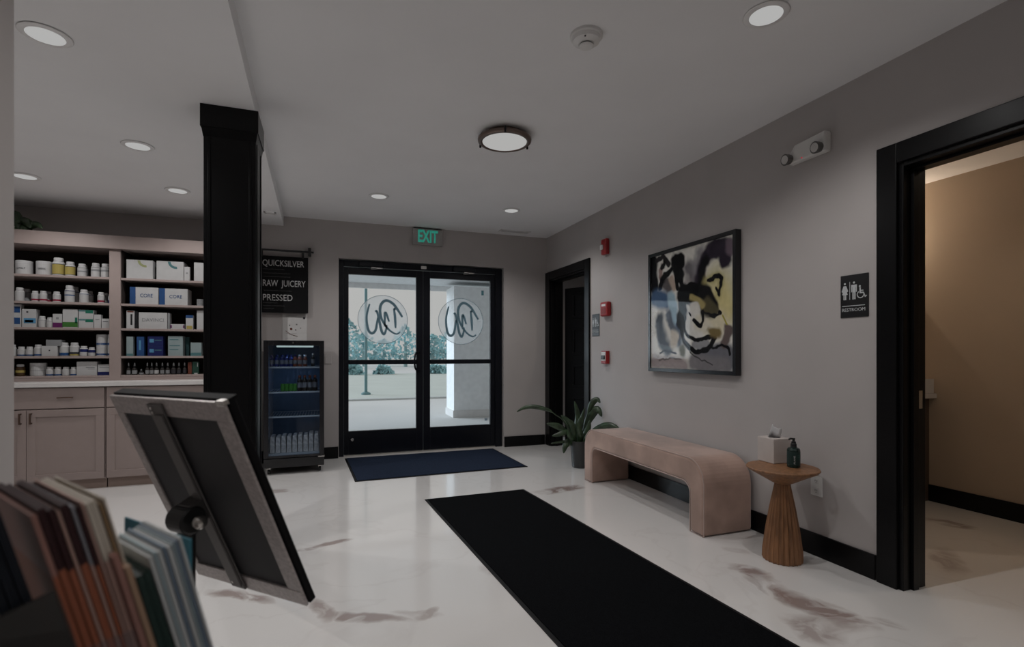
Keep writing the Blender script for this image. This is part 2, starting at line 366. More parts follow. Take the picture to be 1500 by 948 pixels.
for dd, cx in ((dL, .52), (dR, 1.62)):
    cb_ = NB(); abox(cb_, cx-.16, cx+.12, YD-.055, YD+.01, 2.17, 2.225); part('door_closer', cb_, M_blackm, dd, bevel=.01)
    part('closer_arm', tube([(cx-.02, YD-.04, 2.165), (cx+.10, YD-.05, 2.155), (cx-.02, YD-.0, 2.15)], .007), M_steel, dd)
part('keypad_sticker', box(1.838, 1.868, YD+.026, YD+.029, 1.90, 1.96), mat('teal_print', (.06, .20, .24), .5), dR)
part('keypad_sticker', box(1.88, 1.915, YD+.026, YD+.029, .33, .36), mat('pale_blue_print', (.30, .40, .47), .5), dR)
# round logo decals: traced strokes live on the pane, seen from behind
M_dec = glass('frosted_vinyl', (1, 1, 1), .1, alpha=.30, acol=(.85, .9, .92)); M_ink = mat('slate_blue_vinyl', (.10, .19, .24), .6)
YP = YD+.0295
def strokes(par, lines, wd, sc, off, bases):
    for ln, ws in lines:
        pts = [atY(off[0]+x/sc, off[1]+y/sc, YP-.0012) for x, y in ln]; P = smoothline(pts, 8); n = len(P); bm = NB(); A = []; B = []
        for i, p in enumerate(P):
            t = (P[min(i+1, n-1)]-P[max(i-1, 0)]); t.y = 0; t.normalize(); nn = Vector((-t.z, 0, t.x)); q = i/(n-1)
            wv = wd*(ws[0]+(ws[1]-ws[0])*q)*(.75+.5*math.sin(PI*q))
            A.append((p+nn*wv, p-nn*wv))
        for i in range(n-1):
            v = [bm.verts.new(x) for x in (A[i][0], A[i+1][0], A[i+1][1], A[i][1])]; w_ = [bm.verts.new(x+Vector((0, .0008, 0))) for x in (A[i][0], A[i+1][0], A[i+1][1], A[i][1])]
            bm.faces.new(v); bm.faces.new(w_[::-1])
            for k in range(4): bm.faces.new((v[k], w_[k], w_[(k+1) % 4], v[(k+1) % 4]))
        bmesh.ops.remove_doubles(bm, verts=bm.verts, dist=.00001)
        part('letter_stroke', bm, M_ink, par)
L1 = [([(160,190),(128,330),(145,470),(185,512),(225,480),(243,390),(250,340)], (1, 1)), ([(222,275),(240,270),(262,350),(290,480),(318,522),(340,480),(350,420)], (1, 1)),
      ([(520,335),(480,270),(420,190),(345,152),(290,190),(275,270),(300,370),(370,470),(450,520),(495,500)], (1.3, .8)), ([(375,385),(345,300),(328,300),(330,440)], (1, 1)), ([(428,240),(440,340),(446,455)], (1, 1)), ([(428,250),(448,238)], (1, 1))]
def decal(cx, cy, r, dx, sx, dy, door, side):
    c = atY(cx, cy, YP)
    e = part('logo_decal', lathe([(0, 0), (r, 0), (r, .0006), (0, .0006)], c, 64, (0, 1, 0)), M_dec, door, label='round frosted logo decal')
    part('ring', tube([c+Vector((math.cos(2*PI*k/64)*r, -.0002, math.sin(2*PI*k/64)*r)) for k in range(64)], .003, 4, True), M_ink, e)
    off = 520, 420
    LL = [([(dx+(x-300)*sx+300, dy+y) for x, y in ln], ws) for ln, ws in L1]
    strokes(e, LL, .012, 7.5, off, None)
decal(561, 468.3, .283, 0, 1, 0, dL, 'left'); decal(675.3, 471, .283, 855, .90, 28, dR, 'right')

# ------------------------------------------------------------------ outdoors
M_conc = mat('pale_concrete', (.60, .59, .575), .9, noise=.03, nscale=.6); M_grass = mat('overexposed_verge', (.52, .55, .51), .95, noise=.04, nscale=.8)  # grass colour paled to near white for overexposed daylight
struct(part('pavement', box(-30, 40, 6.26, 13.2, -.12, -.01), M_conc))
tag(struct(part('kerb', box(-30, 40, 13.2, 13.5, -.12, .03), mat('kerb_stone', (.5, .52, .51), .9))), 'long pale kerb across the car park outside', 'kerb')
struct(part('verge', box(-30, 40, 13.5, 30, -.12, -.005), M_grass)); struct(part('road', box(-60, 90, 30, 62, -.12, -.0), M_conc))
pc = thing('entrance_canopy', 'flat white canopy over the walk outside the glass doors', 'canopy', (1.5, 8.0, 2.42))
part('roof_slab', box(-3, 5.5, 6.262, 10.0, 2.50, 2.75), mat('canopy_white', (.74, .77, .79), .8), pc); part('edge_band', box(-3, 5.5, 9.98, 10.05, 2.40, 2.78), M_trimw, pc)
wx = atY(665, 500, 9.2)
pr = thing('masonry_pier', 'pale rendered pier outside to the right of the doors', 'pier', (wx.x+1.3, 9.3, 0))
part('pier_shaft', box(wx.x, wx.x+2.6, 9.2, 9.8, -.01, 2.41), mat('pale_render', (.88, .90, .91), .9), pr); part('pier_base', box(wx.x-.02, wx.x+2.62, 9.18, 9.82, -.01, .12), M_trimw, pr)
pp = atZ(536, 578, 0)
lp = thing('light_pole', 'tall teal car park light pole beyond the left door glass', 'pole', (pp.x, pp.y, 0)); M_teal = mat('weathered_teal_paint', (.13, .25, .27), .6)
part('shaft', lathe([(.042, 0), (.038, 5.6)], (pp.x, pp.y, 0), 16), M_teal, lp); part('foot', lathe([(.13, -.01), (.13, .04), (.06, .08)], (pp.x, pp.y, 0), 16), M_teal, lp); part('lamp_head', box(pp.x-.5, pp.x+.1, pp.y-.12, pp.y+.12, 5.55, 5.7), M_teal, lp)
M_fol = mat('overexposed_foliage', (.36, .60, .64), .9, noise=.35, nscale=1.4); M_trk = mat('overexposed_bark', (.32, .45, .46), .9)  # foliage and bark colours paled to carry the overexposed daylight
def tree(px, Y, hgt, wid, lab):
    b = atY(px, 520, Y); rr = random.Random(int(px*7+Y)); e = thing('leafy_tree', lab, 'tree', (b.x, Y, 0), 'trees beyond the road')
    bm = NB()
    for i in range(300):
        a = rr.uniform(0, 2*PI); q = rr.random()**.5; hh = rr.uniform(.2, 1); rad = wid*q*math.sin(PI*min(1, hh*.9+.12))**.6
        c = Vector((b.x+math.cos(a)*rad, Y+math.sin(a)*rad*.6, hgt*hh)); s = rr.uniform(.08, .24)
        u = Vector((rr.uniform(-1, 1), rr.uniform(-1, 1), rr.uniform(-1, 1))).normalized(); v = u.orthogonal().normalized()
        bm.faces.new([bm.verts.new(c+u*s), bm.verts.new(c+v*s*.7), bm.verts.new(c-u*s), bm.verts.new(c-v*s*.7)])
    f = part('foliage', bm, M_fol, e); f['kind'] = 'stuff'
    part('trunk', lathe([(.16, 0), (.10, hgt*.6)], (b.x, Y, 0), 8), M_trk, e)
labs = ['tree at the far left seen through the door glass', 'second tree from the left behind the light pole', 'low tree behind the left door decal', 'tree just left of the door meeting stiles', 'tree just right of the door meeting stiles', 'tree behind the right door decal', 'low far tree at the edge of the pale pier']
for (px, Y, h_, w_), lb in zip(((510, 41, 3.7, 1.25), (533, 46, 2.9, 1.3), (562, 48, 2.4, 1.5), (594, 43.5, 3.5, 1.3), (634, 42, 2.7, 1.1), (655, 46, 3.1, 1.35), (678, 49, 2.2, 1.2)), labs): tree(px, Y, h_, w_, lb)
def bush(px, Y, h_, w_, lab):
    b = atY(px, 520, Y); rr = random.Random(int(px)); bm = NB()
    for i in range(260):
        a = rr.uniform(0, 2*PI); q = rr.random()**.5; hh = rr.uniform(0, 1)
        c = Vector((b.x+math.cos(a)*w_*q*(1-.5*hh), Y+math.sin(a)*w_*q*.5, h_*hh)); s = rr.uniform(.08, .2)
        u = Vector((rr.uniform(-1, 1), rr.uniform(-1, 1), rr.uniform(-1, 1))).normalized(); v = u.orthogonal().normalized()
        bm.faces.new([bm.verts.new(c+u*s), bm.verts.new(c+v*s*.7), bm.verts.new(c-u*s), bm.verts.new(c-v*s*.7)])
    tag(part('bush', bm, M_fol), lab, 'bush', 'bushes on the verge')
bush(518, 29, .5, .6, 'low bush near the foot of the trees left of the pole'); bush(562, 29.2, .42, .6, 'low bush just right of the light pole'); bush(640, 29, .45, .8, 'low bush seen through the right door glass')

# ------------------------------------------------------------------ ceiling lamps
def spot(loc, power, col=(1, .975, .96), size=2.5, blend=.6):
    l = bpy.data.lights.new('lamp_light', 'SPOT'); l.energy = power; l.color = col; l.spot_size = size; l.spot_blend = blend; l.shadow_soft_size = 0.0
    return l
M_ring = mat('white_trim_ring', (.84, .83, .83), .5)
def downlight(x, y, z, lab, power=30, col=(1, .975, .96)):
    e = thing('recessed_downlight', lab, 'ceiling light', (x, y, z), 'recessed ceiling downlights')
    part('trim_ring', lathe([(.068, -.004), (.088, -.001), (.094, -.003), (.090, -.006), (.071, -.008)], (x, y, z), 40), M_ring, e, smooth=True)
    part('lens', lathe([(0, -.012), (.04, -.0115), (.072, -.0075), (.072, -.004), (0, -.004)], (x, y, z), 40), M_lens, e, smooth=True)
    l = spot(None, power, col); o = bpy.data.objects.new('bulb', l); link(o); o.parent = e; o.location = (0, 0, -.016)
LP = 23.5
for x, y, z, lab in ((-1.134, 2.77, HL, 'nearest recessed downlight at the top left over the dispensary'), (-1.165, 4.04, HL, 'recessed downlight just left of the black column'),
                     (-2.19, 5.04, HL, 'recessed downlight above the left end of the shelving'), (-1.17, 5.04, HL, 'recessed downlight nearest the shelving beside the column'),
                     (.477, 4.964, HT, 'recessed downlight left of the entrance, ahead of the exit sign'), (1.816, 4.99, HT, 'recessed downlight right of the entrance by the ceiling vent'), (1.81, 1.72, HT, 'large near recessed downlight at the top right')):
    downlight(x, y, z, lab, LP)
for i, (x, y, z) in enumerate(((-2.19, 2.77, HL), (-2.19, 1.2, HL), (.48, 1.72, HT), (.48, -1.4, HT), (1.81, -1.4, HT))):
    downlight(x, y, z, 'recessed downlight out of frame, ' + ('left of the near shelving light', 'over the left room behind the near wall', 'straight above the sign stand', 'behind the viewpoint on the left', 'behind the viewpoint on the right')[i], LP)
# round flush ceiling lamp
RX, RY = 1.145, 3.28
e = thing('flush_ceiling_lamp', 'round flush ceiling lamp with brushed bronze ring and lit white diffuser', 'ceiling light', (RX, RY, HT))
part('canopy', lathe([(.135, 0), (.135, -.03), (.10, -.034)], (RX, RY, HT), 48), M_bronzel, e, smooth=False)
part('ring', lathe([(.150, -.025), (.176, -.027), (.182, -.034), (.180, -.047), (.172, -.053), (.152, -.053), (.150, -.046)], (RX, RY, HT), 64), M_bronzel, e, smooth=True)
part('diffuser', lathe([(0, -.062), (.08, -.060), (.15, -.050), (.151, -.03), (0, -.03)], (RX, RY, HT), 64), emitter('lit_diffuser', (1, .99, .97), .42), e, smooth=True)
for a in (.2, 2.4, 4.4): part('clip', lathe([(.0, -.02), (.007, -.02), (.007, .02), (0, .02)], (RX+math.cos(a)*.183, RY+math.sin(a)*.183, HT-.04), 10), M_blackm, e)
o = bpy.data.objects.new('bulb', spot(None, LP*1.0, size=2.8)); link(o); o.parent = e; o.location = (0, 0, -.075)
# smoke detector
SX, SY = 1.143, 2.12
e = thing('smoke_detector', 'round white smoke detector on the ceiling', 'smoke detector', (SX, SY, HT))
part('base', lathe([(.075, 0), (.075, -.012), (.07, -.016)], (SX, SY, HT), 40), M_trimw, e, smooth=False)
part('body', lathe([(.066, -.016), (.062, -.032), (.038, -.044), (.034, -.044)], (SX, SY, HT), 40), M_trimw, e, smooth=False)
part('sensor_slot', lathe([(.030, -.044), (.030, -.050)], (SX, SY, HT), 30), M_bpl, e)
part('cap', lathe([(.034, -.050), (.034, -.054), (.028, -.058), (0, -.059)], (SX, SY, HT), 30), M_trimw, e, smooth=False)
part('indicator', lathe([(.004, -.028), (.004, -.038)], (SX-.03, SY-.045, HT), 8), M_bpl, e)
# supply vent and small ceiling grille
def vent(x0, x1, y0, y1, z, lab):
    e = thing('ceiling_vent', lab, 'vent', ((x0+x1)/2, (y0+y1)/2, z))
    bm = NB(); abox(bm, x0, x1, y0, y0+.015, z-.008, z); abox(bm, x0, x1, y1-.015, y1, z-.008, z); abox(bm, x0, x0+.015, y0, y1, z-.008, z); abox(bm, x1-.015, x1, y0, y1, z-.008, z)
    part('frame', bm, M_ring, e); part('backing', box(x0+.01, x1-.01, y0+.01, y1-.01, z-.002, z), M_bpl, e)
    n = int((y1-y0-.03)/.018)
    for k in range(n): yy = y0+.02+k*.018; part('slat', obox(NB(), (x0+.015, yy, z-.007), (x1-x0-.03, 0, 0), (0, .009, .004), (0, .001, -.002)), M_ring, e)
vent(1.98, 2.36, 5.79, 5.90, HT, 'slim supply vent in the ceiling near the far right corner')
vent(-.56, -.45, 5.5, 5.58, HL, 'tiny grille in the lower ceiling right of the column')

# ------------------------------------------------------------------ black column
CX0, CX1, CY0, CY1 = -.632, -.370, 3.245, 3.507
e = thing('square_column', 'tall square black column with a flared cap', 'column', ((CX0+CX1)/2, (CY0+CY1)/2, 0))
part('shaft', box(CX0, CX1, CY0, CY1, .0, 2.42), M_black, e, bevel=.004); part('cap', box(CX0-.014, CX1+.014, CY0-.014, CY1+.014, 2.43, HL-.001), M_black, e, bevel=.002)
part('cap_moulding', lathe([(.187, 2.38), (.198, 2.43)], ((CX0+CX1)/2, (CY0+CY1)/2, 0), 4), M_black, e); part('plinth', box(CX0-.012, CX1+.012, CY0-.012, CY1+.012, 0, .13), M_black, e, bevel=.004)
for x in (CX0+.02, CX1-.036): part('corner_bead', box(x, x+.016, CY0-.006, CY0, .13, 2.38), M_black, e, bevel=.003)
part('corner_bead', box(CX1, CX1+.005, CY0+.03, CY0+.05, .13, 2.38), M_black, e, bevel=.002); part('corner_bead', box(CX1, CX1+.005, CY1-.05, CY1-.03, .13, 2.38), M_black, e, bevel=.002)

# ------------------------------------------------------------------ base cabinets, counter, hutch
FY = 5.40
def handle_h(x, z, par):
    bm = NB(); atube(bm, [(x-.055, FY-.028, z), (x+.055, FY-.028, z)], .005, 8); atube(bm, [(x-.045, FY-.028, z), (x-.045, FY, z)], .004, 6); atube(bm, [(x+.045, FY-.028, z), (x+.045, FY, z)], .004, 6)
    return part('handle', bm, M_bronze, par)
def handle_v(x, z, par):
    bm = NB(); abox(bm, x-.005, x+.005, FY-.032, FY-.022, z-.045, z+.045); abox(bm, x-.005, x+.005, FY-.024, FY, z-.045, z-.035); abox(bm, x-.005, x+.005, FY-.024, FY, z+.035, z+.045)
    return part('handle', bm, M_bronze, par)
def cabinet(x0, x1, lab):
    e = thing('base_cabinet', lab, 'cabinet', ((x0+x1)/2, 5.7, 0), 'base cabinets under the counter')
    part('body', box(x0, x1, FY+.022, 6.04, .085, .888), M_cab, e); part('toe_kick', box(x0, x1, FY+.05, FY+.07, 0, .085), mat('toe_kick_taupe', (.27, .20, .17), .6), e)
    dr = part('drawer', box(x0+.004, x1-.004, FY, FY+.02, .708, .882), M_cab, e, bevel=.002)
    mid = (x0+x1)/2
    for cx in ((x0+mid)/2, (mid+x1)/2): handle_h(cx, .80, dr)
    for a, b, hx in ((x0+.004, mid-.0015, mid-.035), (mid+.0015, x1-.004, mid+.035)):
        bm = NB(); fwd = .06; z0, z1 = .092, .699
        abox(bm, a, b, FY, FY+.02, z1-fwd, z1); abox(bm, a, b, FY, FY+.02, z0, z0+fwd); abox(bm, a, a+fwd, FY, FY+.02, z0+fwd, z1-fwd); abox(bm, b-fwd, b, FY, FY+.02, z0+fwd, z1-fwd)
        d = part('door', bm, M_cab, e, bevel=.0015); part('recessed_panel', box(a+fwd-.001, b-fwd+.001, FY+.009, FY+.018, z0+fwd-.001, z1-fwd+.001), M_cab, d)
        handle_v(hx, .63, d)
cabinet(-2.88, -1.80, 'taupe base cabinet at the left end of the counter'); cabinet(-1.792, -.712, 'taupe base cabinet partly hidden behind the sign stand')
cabinet(-3.96, -2.888, 'taupe base cabinet hidden by the near left wall')
tag(part('counter_top', box(-3.97, -.70, FY-.025, 6.05, .89, .928), M_counter, bevel=.003), 'long white stone counter top on the taupe cabinets', 'counter')
HF, HB = 5.63, 6.0
SH = [.975, 1.150, 1.405, 1.632, 1.868]
h = thing('wall_shelving_unit', 'tall taupe shelving unit with dark back on the counter', 'shelf', (-2.3, 5.8, .928))
part('crown_board', box(-3.9, -.70, HF-.03, HB+.03, 2.125, 2.245), M_cab, h, bevel=.003)
part('back_panel', box(-3.9, -.71, HB, HB+.03, .93, 2.125), M_cabin, h)
part('bottom_rail', box(-3.88, -.71, HF-.002, HF+.02, .9285, .9545), M_cab, h)
for x0, x1 in ((-3.9, -3.82), (-2.905, -2.82), (-1.843, -1.757), (-.79, -.71)):
    part('upright', box(x0, x1, HF, HB, .930 if x0 > -9 else 0, 2.125), M_cab, h, bevel=.002)
for z in SH:
    for x0, x1 in ((-3.82, -2.905), (-2.82, -1.843), (-1.757, -.79)):
        part('shelf_board', box(x0, x1, HF+.004, HB, z-.020, z), M_cab, h, bevel=.0015)
for x0, x1 in ((-2.82, -1.843), (-1.757, -.79)):
    part('side_lining', box(x0, x0+.003, HF+.02, HB, .98, 2.124), M_cabin, h); part('side_lining', box(x1-.003, x1, HF+.02, HB, .98, 2.124), M_cabin, h)

# shelf goods: px ranges on the front plane of each shelf
CB = {'w': (.66, .66, .66), 'cream': (.6, .58, .5), 'yellow': (.52, .42, .12), 'blue': (.025, .09, .26), 'navy': (.012, .02, .13), 'red': (.35, .02, .06), 'purple': (.16, .02, .14),
      'green': (.06, .22, .04), 'dgreen': (.02, .20, .13), 'teal': (.10, .24, .26), 'olive': (.42, .45, .22), 'black': (.012, .012, .014), 'grey': (.33, .34, .35), 'lteal': (.36, .45, .46),
      'amber': (.07, .035, .012), 'dark': (.02, .016, .014), 'sky': (.12, .36, .60), 'pgreen': (.02, .07, .05), 'brown': (.18, .05, .03), 'ink': (.05, .05, .06)}
def cm(k): return mat('pack_'+k, tuple(c*.60 for c in CB[k]), .5, spec=.3)
M_lid = mat('pack_lid_white', (.43, .43, .435), .5, spec=.3)
def zfix(x0, x1): return
def item(kind, x0, x1, yt, sh, col, lab, decor=(), dY=0.0, base=None, group='packages and bottles on the shelves'):
    Yp = HF+.035+dY
    a = atY(x0, 480, Yp).x; b = atY(x1, 480, Yp).x; cx = (a+b)/2; z0 = SH[sh] if base is None else base
    zt = atY((x0+x1)/2, yt, Yp).z; hh = max(.02, zt-z0); wd = (b-a)
    z0 += .0004
    if kind == 'box':
        e = thing('product_box', lab, 'box', (cx, Yp, z0), group); dp = min(.2, max(.05, wd*.7))
        part('carton', box(a+.001, b-.001, Yp, Yp+dp, z0, z0+hh), cm(col), e, bevel=.001)
        for (u0, u1, v0, v1, c) in decor:
            part('printed_panel', box(a+.001+wd*u0, a+.001+(wd-.002)*u1, Yp-.0008, Yp+.0002, z0+hh*v0, z0+hh*v1), cm(c), e)
        return e, (a, b, Yp, z0, hh)
    r = wd/2*.97; c = (cx, Yp+r, z0)
    nm = {'tub': 'white_tub', 'bottle': 'supplement_bottle', 'dropper': 'dropper_bottle', 'jar': 'lidded_jar'}[kind]
    e = thing(nm, lab, {'tub': 'tub', 'jar': 'jar'}.get(kind, 'bottle'), c, group)
    if kind == 'tub':
        part('body', lathe([(r*.97, 0), (r, .006), (r, hh*.80), (r*.97, hh*.82)], c, 28), cm(col), e); part('lid', lathe([(r*1.0, hh*.82), (r, hh*.97), (r*.94, hh)], c, 28), M_lid, e)
    elif kind == 'dropper':
        part('body', lathe([(r*.95, 0), (r, .004), (r, hh*.45), (r*.75, hh*.55), (r*.35, hh*.60)], c, 16), cm(col), e, smooth=False)
        part('collar', lathe([(r*.5, hh*.58), (r*.5, hh*.74)], c, 14), cm('black'), e); part('bulb', lathe([(r*.36, hh*.74), (r*.32, hh*.92), (r*.12, hh)], c, 12), cm('grey' if decor else 'black'), e)
    else:
        part('body', lathe([(r*.93, 0), (r, .005), (r, hh*.70), (r*.9, hh*.76), (r*.7, hh*.80)], c, 24), cm(col), e); part('lid', lathe([(r*.78, hh*.80), (r*.78, hh*.96), (r*.70, hh)], c, 24), M_lid, e)
    for (v0, v1, cc) in decor:
        part('label_band', lathe([(r*1.006, hh*v0), (r*1.006, hh*v1)], c, 24), cm(cc), e)
    return e, (a, b, Yp, z0, hh)
def word(ret, s, u0, u1, v0, hfrac, colm, rise=0):
    e, (a, b, Yp, z0, hh) = ret; wd = b-a
    yy = Yp-.0012
    part('lettering', text_bm(s, (a+wd*u0, yy, z0+hh*v0), (1, 0, 0), (0, 0, 1), width=wd*(u1-u0), height=hh*hfrac, depth=.0006), colm, e)
M_inkb = cm('ink'); M_blu = cm('blue')
wordn = lambda r, s: word(r, s, .30, .78, .38, .12, M_inkb)
# left bay, top shelf
wordn(item('tub', 17, 43, 381, 4, 'w', 'white tub at the left end of the top shelf'), 'DAILY'); wordn(item('tub', 48, 72, 382, 4, 'w', 'second white tub from the left on the top shelf'), 'GREENS')
item('bottle', 73, 92, 377, 4, 'w', 'taller yellow label supplement bottle on the top left shelf', ((.10, .62, 'yellow'), (.62, .65, 'ink'), (.07, .10, 'ink')))
item('bottle', 92.5, 108, 383, 4, 'w', 'shorter yellow label supplement bottle beside the taller one', ((.12, .64, 'yellow'), (.64, .67, 'ink'), (.09, .12, 'ink')))
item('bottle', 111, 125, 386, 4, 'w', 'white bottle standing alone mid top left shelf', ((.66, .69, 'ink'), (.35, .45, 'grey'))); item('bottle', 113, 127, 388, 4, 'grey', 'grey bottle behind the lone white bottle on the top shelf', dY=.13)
item('bottle', 131, 145, 385, 4, 'w', 'white bottle left of the pair at the end of the top left shelf', ((.68, .71, 'ink'), (.42, .55, 'grey'))); item('bottle', 145.5, 159.5, 386, 4, 'w', 'white bottle right of the pair at the end of the top left shelf', ((.68, .71, 'ink'), (.42, .55, 'grey')))
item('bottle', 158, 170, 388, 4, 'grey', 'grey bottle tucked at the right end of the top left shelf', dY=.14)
# second shelf
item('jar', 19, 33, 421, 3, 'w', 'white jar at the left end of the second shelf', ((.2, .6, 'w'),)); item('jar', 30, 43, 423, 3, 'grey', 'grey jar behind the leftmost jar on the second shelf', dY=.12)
for x0, x1, y, l in ((43.5, 55, 426, 'first small maroon banded jar on the second shelf'), (55.5, 67, 426, 'second small maroon banded jar on the second shelf'), (75, 87, 427, 'third small maroon banded jar set apart on the second shelf'), (141, 152, 428, 'small maroon banded jar near the right end of the second shelf')):
    item('jar', x0, x1, y, 3, 'w', l, ((.10, .26, 'red'),))
item('jar', 63, 74, 427, 3, 'grey', 'jar greyed for shade behind the maroon banded pair', ((.10, .26, 'red'),), dY=.12)  # grey body paints in the shade behind the front jars
item('bottle', 92, 107, 418, 3, 'w', 'tall white bottle with blue stripe on the second shelf', ((.66, .70, 'navy'), (.40, .46, 'blue'))); item('bottle', 101, 114, 420, 3, 'w', 'white blue striped bottle behind the tall one', ((.66, .70, 'navy'),), dY=.12)
item('bottle', 114, 127.5, 424, 3, 'w', 'white bottle right of the tall blue striped one', ((.64, .67, 'blue'),)); item('bottle', 122, 135, 426, 3, 'w', 'pale bottle standing behind on the second shelf', ((.64, .67, 'blue'),), dY=.13)
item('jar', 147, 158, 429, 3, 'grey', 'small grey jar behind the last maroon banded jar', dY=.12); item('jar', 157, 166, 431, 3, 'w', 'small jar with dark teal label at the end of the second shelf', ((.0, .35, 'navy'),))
# third shelf
r = item('box', 16, 31, 462, 2, 'w', 'lower of two stacked blue and white boxes at far left', ((.15, .9, .25, .8, 'blue'),)); z1 = r[1][3]+r[1][4]
item('box', 16, 31, 446, 2, 'w', 'upper of two stacked blue and white boxes at far left', ((.15, .9, .25, .8, 'blue'),), base=z1)
item('box', 32, 53, 453, 2, 'w', 'white box with blue splash print on the middle shelf', ((.12, .98, .22, .50, 'sky'), (.2, .8, .26, .40, 'blue'), (.3, .45, .8, .88, 'ink')))
item('bottle', 54, 65.5, 463, 2, 'w', 'first plain white bottle on the middle shelf', ((.6, .62, 'grey'),)); item('bottle', 66, 77, 465, 2, 'w', 'second plain white bottle on the middle shelf', ((.6, .62, 'grey'),))
item('box', 77, 91, 460, 2, 'w', 'white box with purple lower half on the middle shelf', ((0, 1, 0, .36, 'purple'), (.35, .65, .6, .75, 'grey')))
item('box', 91.5, 114, 453, 2, 'w', 'white box with green leaf print on the middle shelf', ((0, 1, .04, .30, 'green'), (.8, .98, .25, .55, 'dgreen')))
r = item('box', 115, 137, 467, 2, 'w', 'lower white and green box of the stacked pair', ((.45, .98, .62, .95, 'dgreen'), (0, .45, .80, .95, 'teal'))); z1 = r[1][3]+r[1][4]
item('box', 115, 137, 454, 2, 'w', 'upper white and green box of the stacked pair', ((.45, .98, .60, .98, 'dgreen'), (0, .45, .80, .95, 'teal')), base=z1)
item('box', 137.5, 148, 461, 2, 'w', 'slim white box beside the green stacked boxes', ((.2, .8, .6, .66, 'grey'),)); item('box', 148.5, 168, 467, 2, 'w', 'low wide white box at the end of the middle shelf', ((.1, .5, .66, .72, 'ink'),))
# fourth shelf
item('jar', 12, 22, 505, 1, 'w', 'white jar cut off by the near wall on the fourth shelf')
for x0, x1, y, l in ((23, 35, 508, 'first blue banded bottle on the fourth shelf'), (35.5, 47, 508, 'second blue banded bottle on the fourth shelf'), (47.5, 60, 505, 'third blue banded bottle, taller, on the fourth shelf')):
    item('bottle', x0, x1, y, 1, 'w', l, ((.05, .18, 'blue'),))
r = item('box', 60.5, 84, 507, 1, 'w', 'white box between the bottles on the fourth shelf', ((.45, .55, .5, .62, 'ink'),)); item('box', 67, 90, 498, 1, 'grey', 'small grey box lying on the white box', base=r[1][3]+r[1][4])
item('bottle', 84.5, 99, 502, 1, 'w', 'wide bottle with royal blue foot on the fourth shelf', ((.05, .26, 'blue'),)); item('bottle', 99.5, 114, 502, 1, 'w', 'bottle with yellow and black foot on the fourth shelf', ((.05, .14, 'yellow'), (.14, .3, 'ink')))
item('bottle', 114.5, 127, 507, 1, 'w', 'first navy topped white bottle', ((.40, .70, 'navy'),)); item('bottle', 127.5, 138, 509, 1, 'w', 'second navy topped white bottle', ((.40, .70, 'navy'),))
for x0, x1, s in ((138.5, 155, 'left'), (155.5, 169, 'right')):
    r = item('tub', x0, x1, 507, 1, 'w', 'lower white tub of the %s stack on the fourth shelf' % s, ((.10, .26, 'blue'),)); item('tub', x0, x1, 490, 1, 'w', 'upper white tub of the %s stack on the fourth shelf' % s, ((.10, .26, 'blue'),), base=r[1][3]+r[1][4])
# bottom shelf
item('bottle', 20, 34, 534, 0, 'amber', 'dark amber bottle at the left end of the bottom shelf', ((.3, .5, 'yellow'),))
item('tub', 39, 64, 532, 0, 'w', 'large white tub on the bottom shelf', ((.4, .44, 'grey'),))
for x0, x1, l, dc in ((65, 77, 'first blue banded bottle on the bottom shelf', ((.05, .2, 'blue'),)), (77.5, 88.5, 'second blue banded bottle on the bottom shelf', ((.05, .2, 'blue'),)), (89, 100.5, 'plain white bottle on the bottom shelf', ()), (101, 111.5, 'third blue banded bottle on the bottom shelf', ((.05, .2, 'blue'),))):
    item('bottle', x0, x1, 538, 0, 'w', l, dc)
item('box', 112, 142, 530, 0, 'w', 'big plain white box on the bottom shelf', ((.45, .9, .55, .60, 'grey'), (.55, .9, .44, .48, 'grey'))); item('box', 143, 168, 534, 0, 'w', 'white box with navy lower band on the bottom shelf', ((0, 1, 0, .32, 'navy'), (.1, .7, .7, .74, 'grey')))
# right bay
def arc(r, c):
    e, (a, b, Yp, z0, hh) = r; ox = a+(b-a)*.72; oz = z0+hh*.98; bm = NB(); pl = []
    R0, R1 = (b-a)*.30, (b-a)*.20
    A = [(math.cos(t)*R0, math.sin(t)*R0) for t in [PI+i*PI*.55/12 for i in range(13)]]; B = [(math.cos(t)*R1, math.sin(t)*R1) for t in [PI+i*PI*.55/12 for i in range(13)]]
    for i in range(12):
        aprism(bm, [A[i], A[i+1], B[i+1], B[i]], (ox, Yp-.001, oz), (1, 0, 0), (0, 0, 1), (0, .0008, 0))
    part('printed_arc', bm, cm(c), e)
arc(item('box', 185, 224, 381, 4, 'w', 'large white carton with olive arc on the top right shelf'), 'olive'); arc(item('box', 229, 269, 383, 4, 'w', 'large white carton with teal arc on the top right shelf'), 'teal')
item('box', 269.5, 278, 391, 4, 'w', 'slim white box right of the teal arc carton', ((.3, .7, .5, .6, 'grey'),)); item('box', 284, 303, 385, 4, 'w', 'white carton half hidden by the black column on the top shelf')
for x0, x1, l in ((190, 232, 'left'), (233, 275, 'right')):
    r = item('box', x0, x1, 421 if l == 'left' else 423, 3, 'w', '%s white CORE carton with blue spine' % l, ((0, .2, 0, 1, 'blue'),)); word(r, 'CORE', .36, .80, .42, .20, M_blu)
for k in range(4): tag(part('grey_tin', lathe([(.028, 0), (.028, .014), (.026, .016)], (atY(293, 440, 5.70).x, 5.70, SH[3]+.001+k*.0165), 20), cm('grey')), 'grey tin, %s of the four stacked at the end of the CORE shelf' % ('lowest', 'second from bottom', 'second from top', 'topmost')[k], 'tin', 'stacked grey tins')
item('box', 185, 197, 455, 2, 'w', 'white box with black figure print on the third right shelf', ((.5, .75, .2, .8, 'black'), (.1, .9, .9, .96, 'brown'))); item('box', 198, 202, 456, 2, 'black', 'slim black box beside the figure print box')
